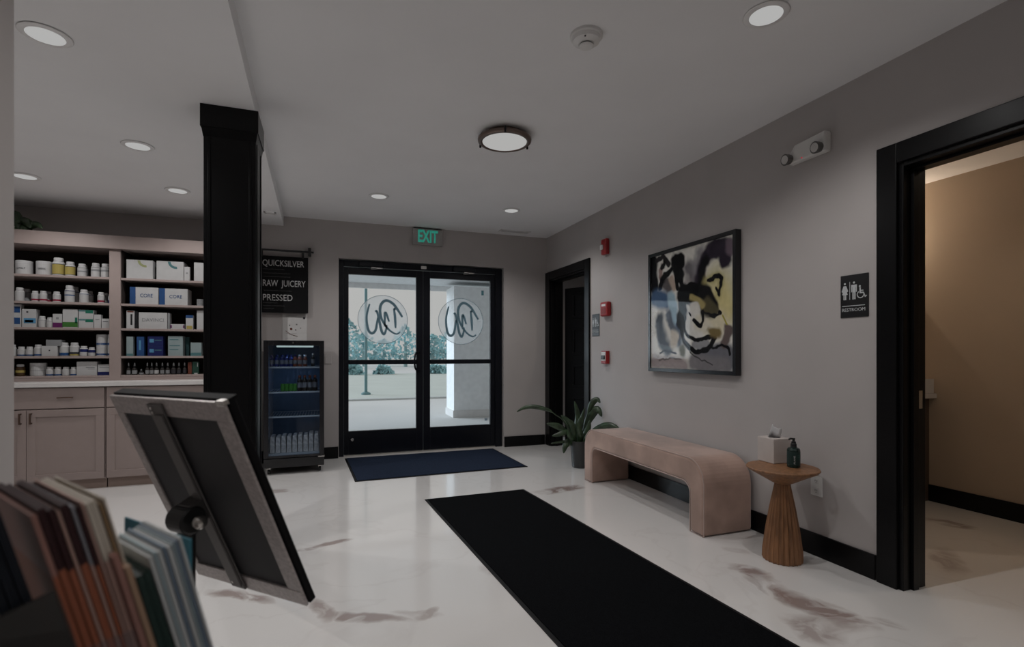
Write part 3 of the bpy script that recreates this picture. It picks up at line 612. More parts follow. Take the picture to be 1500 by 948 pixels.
word(item('box', 203, 245, 458, 2, 'w', 'wide white carton with grey lettering'), 'DAVINCI', .12, .88, .45, .20, cm('grey')); item('box', 245.5, 249, 459, 2, 'grey', 'slim grey box right of the wide white carton')
item('box', 249.5, 270, 475, 2, 'w', 'low flat white box with purple ends', ((0, .1, .2, .8, 'purple'), (.9, 1, .2, .8, 'purple'))); item('box', 272, 283, 462, 2, 'w', 'small box with blue top and yellow foot', ((0, 1, .8, 1, 'blue'), (.1, .9, .02, .25, 'yellow'))); item('box', 288, 300, 455, 2, 'w', 'tall white box at the column end of the third shelf')
item('box', 185, 195, 493, 1, 'lteal', 'narrow pale teal box on the fourth right shelf', ((0, 1, .0, .12, 'teal'),)); item('box', 200, 211, 493, 1, 'blue', 'dark blue pouch box on the fourth right shelf', ((.3, .6, .3, .8, 'sky'),))
r = item('box', 216, 239, 507, 1, 'navy', 'lower of the two stacked navy boxes', ((.12, .4, .35, .7, 'sky'), (.45, .9, .55, .62, 'teal'))); item('box', 216, 239, 492.5, 1, 'navy', 'upper of the two stacked navy boxes', ((.12, .4, .35, .7, 'sky'), (.45, .9, .55, .62, 'teal')), base=r[1][3]+r[1][4])
item('box', 246, 268, 492.5, 1, 'lteal', 'pale box with teal print on the fourth right shelf', ((.1, .7, .8, .84, 'teal'), (.1, .8, .5, .54, 'teal'), (.1, .7, .3, .34, 'teal'))); item('box', 262, 277, 494, 1, 'teal', 'muted green box behind the pale teal print box', dY=.14); item('box', 279, 295, 502, 1, 'lteal', 'short pale box with teal foot near the column', ((0, 1, 0, .25, 'teal'),))
for cx, wv, l in ((187.5, 5, 'first'), (196, 7, 'second, larger'), (206, 6, 'third, shorter'), (215, 5, 'fourth'), (221.5, 5, 'fifth'), (228.5, 6, 'sixth, white labelled'), (237, 5.5, 'seventh'), (245, 5.5, 'eighth'), (253.5, 7, 'ninth, larger'), (261.5, 5.5, 'tenth'), (270, 5, 'eleventh')):
    item('dropper', cx-wv/2-.6, cx+wv/2+.6, 541 if l.startswith('third') else 531.5, 0, 'dark', '%s dark dropper bottle on the bottom right shelf' % l, ((.08, .38, 'w' if 'white' in l else ('ink' if cx > 250 else 'grey')),), group='dark dropper bottles on the bottom right shelf')
item('box', 275, 281, 531, 0, 'brown', 'small rust red box beside the dropper bottles'); item('box', 281.5, 291, 530, 0, 'pgreen', 'small dark green box beside the rust red one', ((.3, .85, .0, .1, 'w'), (.75, .9, .6, .9, 'w')))

# trailing plant on the top of the shelving
vp = thing('trailing_plant', 'leafy green trailing plant on top of the shelving at far left', 'plant', (-2.62, 5.72, 2.246))
part('pot', lathe([(.05, 0), (.07, .11), (.065, .11), (.06, .09)], (-2.66, 5.76, 2.2465), 20), M_pot, vp)
def leafshape(name, pts, wd, m, par, fold=.25, side=None, k=5, taper=1.0, stem=0):
    P = smoothline(pts, k); n = len(P); bm = NB(); rows = []
    for i, p in enumerate(P):
        q = i/(n-1); t = (P[min(i+1, n-1)]-P[max(i-1, 0)]).normalized(); view = (p-CAM).normalized()
        s = t.cross(view) if side is None else t.cross(Vector(side)); s.normalize(); nn = s.cross(t).normalized()
        q2 = max(0, (q-stem)/(1-stem)); wv = wd*.5*(math.sin(PI*min(1, q2**.75*.97+.03))**.8)+.0025
        rows.append([bm.verts.new(p-s*wv+nn*wv*fold), bm.verts.new(p), bm.verts.new(p+s*wv+nn*wv*fold)])
    for a, b in zip(rows, rows[1:]):
        bm.faces.new((a[0], a[1], b[1], b[0])); bm.faces.new((a[1], a[2], b[2], b[1]))
    o = part(name, bm, m, par, smooth=True); s = o.modifiers.new('solid', 'SOLIDIFY'); s.thickness = .0015; return o
def lx(x, y, ww): return atW(x/6.77, 300+y/6.77, ww)
for pts, wd in ((((150, 60), (170, 130), (180, 220), (150, 240)), .07), (((170, 140), (230, 160), (290, 190), (300, 230)), .07), (((190, 180), (230, 240), (240, 330)), .12), (((200, 200), (260, 240), (310, 300)), .07), (((230, 200), (300, 205), (370, 195), (420, 235)), .055), (((100, 100), (150, 130), (200, 180)), .08)):
    leafshape('leaf', [lx(x, y, 4.48-i*.01) for i, (x, y) in enumerate(pts)], wd, M_leaf, vp)
part('stem', tube([(-2.66, 5.76, 2.34), (-2.62, 5.68, 2.40), lx(150, 60, 4.47), lx(200, 190, 4.46)], .004), M_leaf, vp)

# ------------------------------------------------------------------ beverage cooler
X0, X1, Y0, Y1, ZT = -.552, -.008, 5.40, 5.98, 1.300
e = thing('beverage_cooler', 'black glass door beverage cooler on castors beside the column', 'fridge', ((X0+X1)/2, 5.7, 0))
sh = NB(); abox(sh, X0, X0+.03, Y0+.045, Y1, .07, ZT); abox(sh, X1-.03, X1, Y0+.045, Y1, .07, ZT); abox(sh, X0+.03, X1-.03, Y0+.045, Y1, ZT-.04, ZT); abox(sh, X0+.03, X1-.03, Y0+.045, Y1, .07, .175); abox(sh, X0+.03, X1-.03, Y1-.03, Y1, .175, ZT-.04)
part('housing', sh, M_bpl, e)
M_fin = mat('lamp_tinted_lining', (.13, .18, .26), .5); ln = NB(); abox(ln, X0+.03, X0+.034, Y0+.05, Y1-.03, .175, ZT-.04); abox(ln, X1-.034, X1-.03, Y0+.05, Y1-.03, .175, ZT-.04); abox(ln, X0+.034, X1-.034, Y1-.034, Y1-.03, .175, ZT-.04); abox(ln, X0+.034, X1-.034, Y0+.05, Y1-.034, .175, .179)  # blue of the cooler's light is put into the lining colour
part('lining', ln, M_fin, e)
df = NB(); abox(df, X0, X0+.042, Y0, Y0+.04, .165, ZT); abox(df, X1-.042, X1, Y0, Y0+.04, .165, ZT); abox(df, X0+.042, X1-.042, Y0, Y0+.04, ZT-.05, ZT); abox(df, X0+.042, X1-.042, Y0, Y0+.04, .165, .185)
dr = part('door_frame', df, mat('black_gloss_plastic', (.008, .008, .010), .2), e, bevel=.004)
part('glass_pane', box(X0+.04, X1-.04, Y0+.012, Y0+.016, .183, ZT-.048), glass('cooler_glass', (.80, .84, .88), .9), dr); part('door_badge', lathe([(.009, 0), (.009, -.003), (0, -.003)], ((X0+X1)/2-.01, Y0, ZT-.022), 16, (0, 1, 0)), M_steel, dr)
part('kick_panel', box(X0, X1, Y0+.01, Y0+.045, .07, .155), M_bpl, e, bevel=.003); part('lower_hinge', box(X1-.055, X1+.004, Y0-.006, Y0+.03, .155, .165), M_steel, e)
part('light_bar', box(X0+.11, X1-.10, Y0+.05, Y0+.10, ZT-.066, ZT-.045), emitter('cooler_light', (.85, 1, .95), .55), e, bevel=.006)
cl = bpy.data.lights.new('cooler_lamp', 'SPOT'); cl.energy = 1.1; cl.color = (.38, .62, 1); cl.shadow_soft_size = 0; cl.spot_size = 2.6; cl.spot_blend = .5; co = bpy.data.objects.new('cooler_lamp', cl); link(co); co.parent = e; co.location = (0, -.16, ZT-.075)
for x in (X0+.04, X1-.04):
    for y in (Y0+.08, Y1-.06):
        cs = part('castor', lathe([(.0, -.011), (.024, -.011), (.026, -.007), (.026, .007), (.024, .011), (0, .011)], (x, y, .0262), 20, (1, 0, 0)), M_bpl, e); part('castor_fork', box(x-.015, x+.015, y-.012, y+.012, .045, .0705), M_steel, cs)
M_wire = mat('white_coated_wire', (.4, .45, .5), .4)
SZ = [1.045, .80, .56]
for z in SZ:
    bm = NB(); abox(bm, X0+.036, X1-.036, Y0+.075, Y0+.081, z-.016, z); abox(bm, X0+.036, X1-.036, Y1-.06, Y1-.054, z-.006, z)
    for k in range(18): xx = X0+.045+k*.0268; abox(bm, xx, xx+.003, Y0+.078, Y1-.055, z-.003, z)
    part('wire_shelf', bm, M_wire, e)
bm = NB()
for z in [.22+.03*k for k in range(32)]: abox(bm, X0+.034, X0+.042, Y0+.054, Y0+.062, z, z+.012); abox(bm, X1-.042, X1-.034, Y0+.054, Y0+.062, z, z+.012)
part('shelf_rail', bm, M_wire, e)
def drink(name, lab, px, r, z, hh, col, lidc, grp, dy=0.12):
    c = (atY(px, 560, Y0+dy).x, Y0+dy, z+.0006); t = thing(name, lab, 'bottle' if 'bottle' in name else 'can', c, grp)
    part('body', lathe([(r*.9, 0), (r, .005), (r, hh*.68), (r*.5, hh*.82), (r*.5, hh*.86)] if 'bottle' in name else [(r*.9, 0), (r, .006), (r, hh*.93), (r*.85, hh*.98)], c, 16), mat('drink_'+col, CB[col], .3), t)
    part('cap', lathe([(r*.55, hh*.86), (r*.55, hh), (0, hh)] if 'bottle' in name else [(r*.85, hh*.98), (r*.8, hh), (0, hh)], c, 16), mat('cap_'+lidc, CB[lidc], .4), t)
    if 'bottle' in name: part('label_band', lathe([(r*1.01, hh*.22), (r*1.01, hh*.55)], c, 16), mat('band_grey', (.16, .17, .2), .5), t)
ords = ['first', 'second', 'third', 'fourth', 'fifth', 'sixth', 'seventh', 'eighth']
for k, px in enumerate((398, 405.5, 413, 419.5, 426, 432.5, 439.5, 447)):
    drink('juice_bottle', '%s dark bottle from the left on the cooler top shelf' % ords[k], px, .021, SZ[0], .115, 'navy' if k < 5 else 'brown', 'navy' if k < 6 else 'w', 'dark bottles on the cooler top shelf')
drink('juice_bottle', 'white capped bottle standing apart at the right of the cooler top shelf', 458.5, .018, SZ[0], .13, 'dark', 'w', 'dark bottles on the cooler top shelf')
for k, px in enumerate((414, 420, 426, 432)): drink('drink_can', '%s green can from the left in the cooler' % ords[k], px, .019, SZ[1], .075, 'green', 'dark', 'green cans on the cooler second shelf')
for k, px in enumerate((439, 446.5, 454, 461.5)): drink('brown_bottle', '%s tall brown bottle right of the green cans' % ords[k], px, .024, SZ[1], .155, 'dark', 'brown', 'tall brown bottles in the cooler', .13)
for k in range(9):
    a = X0+.048+k*.0502; hh = (.16, .155, .165, .16, .165, .17, .165, .18, .175)[k]
    tag(part('white_pouch', prism([(0, 0), (.046, 0), (.044, hh*.6), (.040, hh), (.006, hh), (.002, hh*.6)], (a, Y0+.075, .2), (1, 0, 0), (0, 0, 1), (0, .2, 0)), mat('pale_pouch', (.40, .40, .41), .5, noise=.3, nscale=40), bevel=.004), '%s pale pouch from the left on the cooler floor' % (ords+['ninth'])[k], 'pouch', 'pale pouches on the cooler floor')
tag(part('pouch_tray', box(X0+.037, X1-.037, Y0+.06, Y1-.05, .1795, .199), M_wire), 'pale tray under the pouches on the cooler floor', 'tray')

# ------------------------------------------------------------------ hanging menu sign and flyer
sx0, sx1, sz0, sz1, sy = -.665, -.172, 1.61, 2.236, YB-.05
e = thing('hanging_menu_sign', 'black menu sign with white lettering hanging from a black rod', 'sign', ((sx0+sx1)/2, sy, sz0))
part('board', box(sx0, sx1, sy, sy+.01, sz0, sz1-.02), mat('matte_black_board', (.006, .006, .007), .7, spec=.2), e)
part('rod', tube([(-.74, sy, 2.278), (-.115, sy, 2.278)], .011, 12), M_bpl, e)
for x in (-.63, -.225): part('hanger', box(x-.012, x+.012, sy-.003, sy+.003, sz1-.03, 2.28), M_bpl, e)
part('bracket_plate', box(-.172, -.142, sy-.016, YB-.0005, 2.235, 2.325), M_bpl, e, bevel=.003); part('bracket_plate', box(-.735, -.70, sy-.016, YB-.0005, 2.235, 2.325), M_bpl, e, bevel=.003)
def stext(s, px0, px1, py, hh):
    a = atY(px0, py, sy-.001); b = atY(px1, py, sy-.001); z = atY((px0+px1)/2, py, sy).z
    part('lettering', text_bm(s, (a.x, sy-.0002, z), (1, 0, 0), (0, 0, 1), width=b.x-a.x, height=hh, depth=.0006, bold=.008), mat('sign_white_letters', (.62, .62, .62), .6), e)
stext('QUICKSILVER', 384.5, 445.5, 390.3, .064); stext('RAW  JUICERY', 385, 447.5, 419.8, .066); stext('PRESSED', 385, 428.5, 440.5, .066)
def squig(px0, px1, py):
    a = atY(px0, py, sy-.002); b = atY(px1, py, sy-.002); z = atY((px0+px1)/2, py, sy).z; n = int((b.x-a.x)/.004); rr = random.Random(int(py*3))
    bm = NB()
    pts = [Vector((a.x+i*.004, sy-.0015, z+.007*math.sin(i*1.9)*rr.uniform(.3, 1))) for i in range(n)]
    atube(bm, pts, .0009, 3); part('handwriting', bm, M_grayp, e)
for a in ((385, 418, 394.5), (385, 426, 400.5), (385, 426, 405.5), (386, 428, 426), (385, 408, 443.6), (385, 418, 448), (386, 402, 452)): squig(*a)
e = thing('paper_flyer', 'white paper flyer on the wall above the beverage cooler', 'flyer', (-.30, YB-.004, 1.26))
part('sheet', box(-.432, -.186, YB-.003, YB-.001, 1.262, 1.606), mat('flyer_paper', (.62, .61, .60), .7), e)
for x, z, r, c in ((-.215, 1.56, .012, 'ink'), (-.345, 1.44, .013, 'brown'), (-.29, 1.49, .008, 'grey'), (-.30, 1.43, .007, 'ink'), (-.25, 1.45, .006, 'grey'), (-.36, 1.48, .006, 'ink')):
    part('printed_spot', lathe([(r, 0), (r, .0006)], (x, YB-.004, z), 16, (0, 1, 0)), cm(c), e)
part('printed_swoosh', tube([(-.40, YB-.0035, 1.42), (-.35, YB-.0035, 1.38), (-.28, YB-.0035, 1.36)], .003, 4), cm('brown'), e)
for z in (1.585, 1.578, 1.39, 1.34): part('printed_line', box(-.40, -.29, YB-.0036, YB-.003, z, z+.002), M_grayp, e)

# wall plate right of the cooler
tag(part('wall_switch', box(.0, .07, YB-.008, YB-.0005, 1.06, 1.17), M_wall, bevel=.002), 'wall coloured blank plate right of the cooler', 'wall plate')

# ------------------------------------------------------------------ exit sign
ex0, ex1, ez0, ez1 = .965, 1.318, 2.452, 2.640
e = thing('exit_sign', 'lit green EXIT sign above the entrance doors', 'sign', (1.14, YB-.03, ez0))
part('housing', box(ex0, ex1, YB-.045, YB-.0005, ez0, ez1), mat('exit_housing', (.36, .35, .34), .5), e, bevel=.004); part('top_edge', box(ex0+.01, ex1-.01, YB-.043, YB-.002, ez1, ez1+.008), M_bpl, e)
part('lettering', text_bm('EXIT', (ex0+.06, YB-.0455, ez0+.035), (1, 0, 0), (0, 0, 1), width=.235, height=.135, depth=.001, bold=.035), mat('exit_green', (.03, .25, .2), .5, emit=(.08, .75, .55), estr=.20), e)

# ------------------------------------------------------------------ right wall: signs, alarms, outlet, light
def RW(px, py, dx=0): return atX(px, py, XW-dx)
def ada(y0, y1, z0, z1, lab, small=False):
    """y0 = near (right hand) edge, y1 = far edge"""
    e = thing('restroom_sign', lab, 'sign', (XW-.004, (y0+y1)/2, z0)); W = y1-y0; H = z1-z0; X = XW-.0052
    part('plate', box(XW-.005, XW-.0005, y0, y1, z0, z1), mat('black_acrylic', (.008, .008, .009), .35), e, bevel=.002)
    Lt = mat('sign_pictogram', (.55, .57, .58), .5); o = Vector((X, y1, z0)); u = Vector((0, -1, 0))*W; v = Vector((0, 0, 1))*H; d = Vector((-.0008, 0, 0))
    def poly(name, pl): part(name, prism(pl, o, u, v, d), Lt, e)
    def disc(bm, cx, cy, r): aprism(bm, [(cx+math.cos(t)*r, cy+math.sin(t)*r*W/H) for t in [2*PI*i/16 for i in range(16)]], o, u, v, d)
    bm = NB(); disc(bm, .17, .80, .035); aprism(bm, [(.12, .75), (.22, .75), (.29, .62), (.25, .60), (.21, .68), (.27, .54), (.22, .54), (.22, .42), (.18, .42), (.18, .54), (.16, .54), (.16, .42), (.12, .42), (.12, .54), (.07, .54), (.13, .68), (.09, .60), (.05, .62)], o, u, v, d); part('woman_pictogram', bm, Lt, e)
    poly('divider', [(.34, .42), (.355, .42), (.355, .84), (.34, .84)])
    bm = NB(); disc(bm, .50, .81, .037); aprism(bm, [(.40, .76), (.60, .76), (.60, .59), (.565, .59), (.565, .71), (.555, .71), (.555, .42), (.51, .42), (.51, .58), (.49, .58), (.49, .42), (.445, .42), (.445, .71), (.435, .71), (.435, .59), (.40, .59)], o, u, v, d); part('man_pictogram', bm, Lt, e)
    bm = NB(); disc(bm, .705, .71, .034)
    for i in range(14):
        t0 = math.radians(120+i*17); t1 = math.radians(120+(i+1)*17+1)
        aprism(bm, [(.73+math.cos(t)*q, .52+math.sin(t)*q*W/H) for t, q in ((t0, .13), (t1, .13), (t1, .10), (t0, .10))], o, u, v, d)
    aprism(bm, [(.69, .68), (.74, .68), (.74, .62), (.83, .62), (.83, .60), (.74, .60), (.74, .575), (.84, .575), (.90, .48), (.95, .495), (.94, .47), (.885, .445), (.82, .545), (.70, .545)], o, u, v, d)
    part('wheelchair_pictogram', bm, Lt, e)
    poly('rule', [(.07, .265), (.88, .265), (.88, .28), (.07, .28)])
    part('lettering', text_bm('RESTROOM', o+u*.07+v*.145, (0, -1, 0), (0, 0, 1), width=W*.82, height=H*.075, depth=.0006), Lt, e)
ada(1.886, 2.042, 1.372, 1.604, 'black RESTROOM sign with pictograms beside the large open doorway')
ada(4.70, 4.852, 1.357, 1.590, 'small looking black restroom sign beside the corner doorway')
# strobe (top), bell plate (middle), pull station (bottom)
e = thing('fire_strobe', 'red fire alarm strobe high on the right wall', 'alarm', (XW-.02, 4.56, 2.16))
part('housing', box(XW-.045, XW-.0005, 4.50, 4.60, 2.175, 2.335), M_red, e, bevel=.012); part('strobe_lens', box(XW-.062, XW-.045, 4.545, 4.595, 2.225, 2.275), M_trimw, e, bevel=.008)
e = thing('fire_horn', 'square red fire alarm horn with white label at mid height', 'alarm', (XW-.02, 4.55, 1.55))
part('housing', box(XW-.05, XW-.0005, 4.465, 4.61, 1.55, 1.695), M_red, e, bevel=.014); part('white_label', box(XW-.0515, XW-.0495, 4.50, 4.575, 1.65, 1.672), M_trimw, e); part('horn_grille', box(XW-.054, XW-.0495, 4.50, 4.575, 1.575, 1.635), mat('horn_red', (.24, .02, .02), .5), e, bevel=.003)
e = thing('fire_pull_station', 'red and white fire alarm pull station, lowest on the wall', 'alarm', (XW-.02, 4.56, 1.07))
part('housing', box(XW-.04, XW-.0005, 4.50, 4.60, 1.07, 1.20), M_red, e, bevel=.004); part('face_plate', box(XW-.044, XW-.04, 4.51, 4.59, 1.085, 1.19), M_white, e); part('pull_bar', box(XW-.056, XW-.044, 4.52, 4.58, 1.115, 1.155), M_bpl, e, bevel=.003); part('lower_band', box(XW-.046, XW-.043, 4.51, 4.59, 1.075, 1.10), M_red, e)
# outlet
e = thing('wall_outlet', 'white duplex wall outlet beside the round side table', 'outlet', (XW-.004, 2.19, .345))
part('cover_plate', box(XW-.006, XW-.0005, 2.152, 2.227, .348, .463), M_white, e, bevel=.002)
for z in (.378, .433):
    s = part('socket', box(XW-.0085, XW-.006, 2.175, 2.204, z-.016, z+.016), M_white, e, bevel=.003)
    bm = NB(); abox(bm, XW-.0095, XW-.0084, 2.182, 2.184, z-.001, z+.009); abox(bm, XW-.0095, XW-.0084, 2.194, 2.196, z-.001, z+.009); abox(bm, XW-.0095, XW-.0084, 2.187, 2.191, z-.011, z-.007); part('slots', bm, M_bpl, s)
# emergency light
ey0, ey1 = 2.085, 2.375
e = thing('emergency_light', 'white twin head emergency light high on the right wall', 'emergency light', (XW-.03, 2.22, 2.33))
part('housing', prism([(2.10, 2.32), (2.345, 2.32), (2.365, 2.345), (2.30, 2.425), (2.10, 2.435)], (XW-.05, 0, 0), (0, 1, 0), (0, 0, 1), (.0495, 0, 0)), M_white, e, bevel=.008)
for y in (2.135, 2.335):
    hd = part('lamp_head', lathe([(.028, 0), (.032, -.02), (.034, -.034), (.028, -.036)], (XW-.048, y, 2.35), 24, (1, -.1, .15)), mat('lamp_housing_grey', (.10, .095, .09), .4), e); part('reflector', lathe([(.026, -.037), (.014, -.030), (0, -.030)], (XW-.048, y, 2.35), 20, (1, -.1, .15)), M_steel, hd)
part('status_lamp', box(XW-.052, XW-.050, 2.245, 2.252, 2.327, 2.334), mat('tiny_red_lamp', (.3, .02, .03), .4, emit=(1, .05, .08), estr=.5), e)

# ------------------------------------------------------------------ framed abstract painting
PX = 2.64; py0, py1, pz0, pz1 = 2.766, 3.778, 1.022, 2.030; fwid = .030
e = thing('framed_painting', 'framed abstract ink painting in black, grey and ochre above the bench', 'painting', (XW-.025, 3.27, pz0))
for nm, a in (('frame_bar', (PX, XW-.0005, py0, py0+fwid, pz0, pz1)), ('frame_bar', (PX, XW-.0005, py1-fwid, py1, pz0, pz1)), ('frame_bar', (PX, XW-.0005, py0+fwid, py1-fwid, pz0, pz0+fwid)), ('frame_bar', (PX, XW-.0005, py0+fwid, py1-fwid, pz1-fwid, pz1))):
    part(nm, box(*a), mat('gloss_black_frame', (.008, .008, .010), .22), e, bevel=.002)
part('glazing', box(PX+.007, PX+.009, py0+fwid, py1-fwid, pz0+fwid, pz1-fwid), glass('picture_glass', (1, 1, 1), .28), e)
NY, NZ = 230, 230; ya, yb, za, zb = py0+fwid-.002, py1-fwid+.002, pz0+fwid-.002, pz1-fwid+.002
def zmA(x, y): p = atX(940+x/8.62, 330+y/8.62, PX+.012); return (p.y, p.z)
def zmB(x, y): p = atX(940+x/7.29, 430+y/7.29, PX+.012); return (p.y, p.z)
from mathutils import noise as mnoise
ST = []   # (polyline in (y,z), width, colour, softness, strength)
def SA(pts, wd, col, soft=.3, k=1.0): ST.append(([zmA(*p) for p in pts], wd*.00098, col, soft, k))
def SB(pts, wd, col, soft=.3, k=1.0): ST.append(([zmB(*p) for p in pts], wd*.00112, col, soft, k))
G = (.24, .23, .24); BK = (.006, .006, .007); PU = (.026, .020, .032); CR = (.62, .60, .56)
SA([(950, 560), (1080, 700)], 160, (.58, .54, .36), .9, .7); SA([(900, 800), (1050, 900)], 200, (.58, .52, .28), .9, .8); SB([(850, 60), (930, 160)], 160, (.58, .50, .24), .9, .8); SB([(700, 300), (820, 330)], 140, (.60, .54, .38), .9, .8)
SA([(600, 550), (640, 640), (645, 730)], 120, (.13, .12, .13), .8, .9); SA([(730, 330), (690, 460), (680, 560)], 80, G, .9, .9); SA([(560, 700), (600, 780)], 60, (.3, .28, .27), .8, .8)
SA([(300, 740), (340, 780)], 110, (.10, .09, .09), .5, .95); SA([(375, 700), (405, 770)], 60, (.42, .33, .27), .6, .95); SA([(240, 590), (245, 650)], 50, (.30, .21, .19), .6, .9)
SA([(130, 450), (140, 560), (150, 680), (160, 780)], 115, BK, .35); SA([(180, 450), (230, 430), (270, 405), (310, 440), (330, 470)], 50, (.02, .018, .02), .4); SA([(280, 480), (245, 540)], 44, BK, .4)
SA([(420, 450), (470, 440), (480, 500), (450, 560), (470, 620)], 125, BK, .25); SA([(370, 560), (300, 640), (260, 720), (235, 800)], 60, BK, .4); SA([(430, 640), (445, 770)], 42, BK, .4); SA([(490, 640), (505, 740), (495, 880)], 46, BK, .4); SA([(505, 770), (560, 790)], 40, BK, .3)
SA([(750, 780), (735, 640), (760, 520), (800, 420), (860, 335), (930, 285), (1010, 275), (1070, 270)], 120, PU, .45); SA([(760, 740), (760, 560), (820, 430)], 90, BK, .5); SA([(1065, 300), (1055, 400), (1060, 450)], 115, PU, .35); SA([(1105, 210), (1115, 330)], 60, (.16, .12, .15), .6, .8); SA([(900, 340), (960, 350)], 60, PU, .4)
SA([(820, 690), (880, 690), (920, 655), (960, 650), (995, 690), (1000, 760), (985, 860)], 70, (.36, .32, .14), .8, .7); SA([(850, 700), (885, 690), (920, 650), (960, 640), (1000, 680), (1005, 760), (990, 860)], 34, BK, .3); SA([(935, 805), (970, 840)], 20, BK, .3)
SA([(540, 830), (600, 780), (680, 765), (760, 800), (830, 850), (880, 930)], 60, BK, .3); SA([(530, 900), (620, 880), (720, 860), (800, 880)], 130, BK, .3)
SB([(150, 50), (250, 90)], 120, (.05, .10, .19), .6, .95); SB([(320, 40), (330, 180), (365, 330)], 80, (.30, .42, .50), .5, .95); SB([(410, 340), (405, 400)], 60, (.03, .05, .11), .5)  # blue and navy strokes: reflection in the glazing, painted into the print
SB([(190, 280), (195, 400), (225, 520), (280, 600)], 95, (.08, .095, .115), .6, .95); SB([(285, 230), (310, 330), (375, 420), (385, 520)], 70, (.10, .12, .15), .6, .95); SB([(345, 440), (330, 530)], 75, (.56, .50, .42), .5, .95)
SB([(130, 720), (250, 740), (450, 760)], 90, (.30, .25, .25), .8, .85); SB([(430, 590), (440, 620)], 60, (.09, .08, .045), .6, .9)
SB([(640, 680), (760, 650), (900, 630), (940, 700)], 130, (.14, .14, .16), .4, .95); SB([(560, 740), (700, 760), (900, 760)], 100, (.19, .18, .19), .6, .9); SB([(925, 370), (895, 470), (875, 520)], 66, (.12, .09, .085), .35, .95)
SB([(430, -40), (425, 100), (430, 200), (440, 330)], 100, BK, .3); SB([(470, 20), (600, 50), (690, 70), (745, 120)], 110, BK, .3); SB([(560, 110), (620, 160), (650, 240)], 90, BK, .3); SB([(690, 130), (745, 185)], 100, (.075, .065, .035), .35); SB([(540, 45), (590, 80), (650, 130)], 44, (.34, .28, .12), .6, .95)
SB([(660, 215), (700, 245), (780, 240), (840, 205), (815, 180)], 26, BK, .3); SB([(555, 215), (530, 280), (520, 350), (580, 420)], 135, CR, .2); SB([(600, 300), (690, 340), (720, 390)], 90, (.60, .56, .46), .5, .9); SB([(655, 200), (665, 270), (640, 330), (590, 310), (550, 280)], 30, BK, .25); SB([(495, 205), (510, 225)], 18, BK, .2)
SB([(560, 545), (680, 545)], 60, (.27, .27, .28), .5, .9); SB([(440, 180), (450, 300), (465, 390), (500, 445), (560, 488), (630, 500), (700, 475), (760, 440)], 28, BK, .25); SB([(430, 300), (425, 420), (445, 510), (510, 595), (590, 640), (660, 622), (725, 560), (765, 470)], 38, BK, .25); SB([(740, 410), (800, 420)], 60, (.17, .125, .05), .6, .95)
SB([(865, 235), (910, 315)], 14, (.32, .28, .05), .4); SB([(750, 585), (800, 575), (860, 540), (920, 560), (950, 640)], 18, BK, .3); SB([(200, 640), (240, 605), (300, 620), (370, 640)], 14, (.02, .025, .035), .4); SB([(190, 705), (300, 695), (420, 705)], 12, (.09, .08, .08), .6, .7); SB([(520, 640), (620, 720), (760, 745)], 8, (.04, .04, .04), .4, .8)
def segd(p, a, b):
    ax, ay = a; bx, by = b; dx, dy = bx-ax, by-ay; L2 = dx*dx+dy*dy or 1e-9
    t = max(0, min(1, ((p[0]-ax)*dx+(p[1]-ay)*dy)/L2)); return math.hypot(p[0]-ax-t*dx, p[1]-ay-t*dy)
bbx = [(min(q[0] for q in s[0])-s[1]*1.4, max(q[0] for q in s[0])+s[1]*1.4, min(q[1] for q in s[0])-s[1]*1.4, max(q[1] for q in s[0])+s[1]*1.4) for s in ST]
verts = []; cols = []
for j in range(NZ+1):
    for i in range(NY+1):
        y = ya+(yb-ya)*i/NY; z = za+(zb-za)*j/NZ; verts.append((PX+.012, y, z))
        n1 = mnoise.noise((y*9, z*9, .3)); n2 = mnoise.noise((y*9, z*9, 5.3)); n3 = mnoise.noise((y*30, z*30, 2.1))
        p = (y+n1*.026+n3*.009, z+n2*.026+n3*.009); c = [.68, .66, .61]
        for (pl, wd, col, soft, k), bb in zip(ST, bbx):
            if not (bb[0]-.03 < p[0] < bb[1]+.03 and bb[2]-.03 < p[1] < bb[3]+.03): continue
            d = min(segd(p, pl[q], pl[q+1]) for q in range(len(pl)-1)); r0 = wd*.5*(1-soft*.6); r1 = wd*.5*(1+soft)
            a = k*(1-min(1, max(0, (d-r0)/(r1-r0)))); a = a*a*(3-2*a) if a < 1 else 1
            c = [c[m]*(1-a)+col[m]*a for m in range(3)]
        m_ = 1+.10*n3; cols.append((*[max(0, min(1, q*m_)) for q in c], 1))
me = bpy.data.meshes.new('canvas'); fs = []
for j in range(NZ):
    for i in range(NY): a = j*(NY+1)+i; fs.append((a, a+NY+1, a+NY+2, a+1))
org = ORG[e.name]; me.from_pydata([(x-org.x, y-org.y, z-org.z) for x, y, z in verts], [], fs)
ca = me.color_attributes.new('paint', 'FLOAT_COLOR', 'POINT'); ca.data.foreach_set('color', [q for c in cols for q in c])
cmat = bpy.data.materials.new('abstract_ink_print'); cmat.use_nodes = True; nt = cmat.node_tree; va = nt.nodes.new('ShaderNodeVertexColor'); va.layer_name = 'paint'; nt.links.new(va.outputs[0], nt.nodes['Principled BSDF'].inputs['Base Color']); nt.nodes['Principled BSDF'].inputs['Roughness'].default_value = .8; nt.nodes['Principled BSDF'].inputs['Specular IOR Level'].default_value = .1
me.materials.append(cmat); co_ = bpy.data.objects.new('canvas', me); link(co_); co_.parent = e
part('backing', box(PX+.0125, XW-.002, ya, yb, za, zb), M_bpl, e)

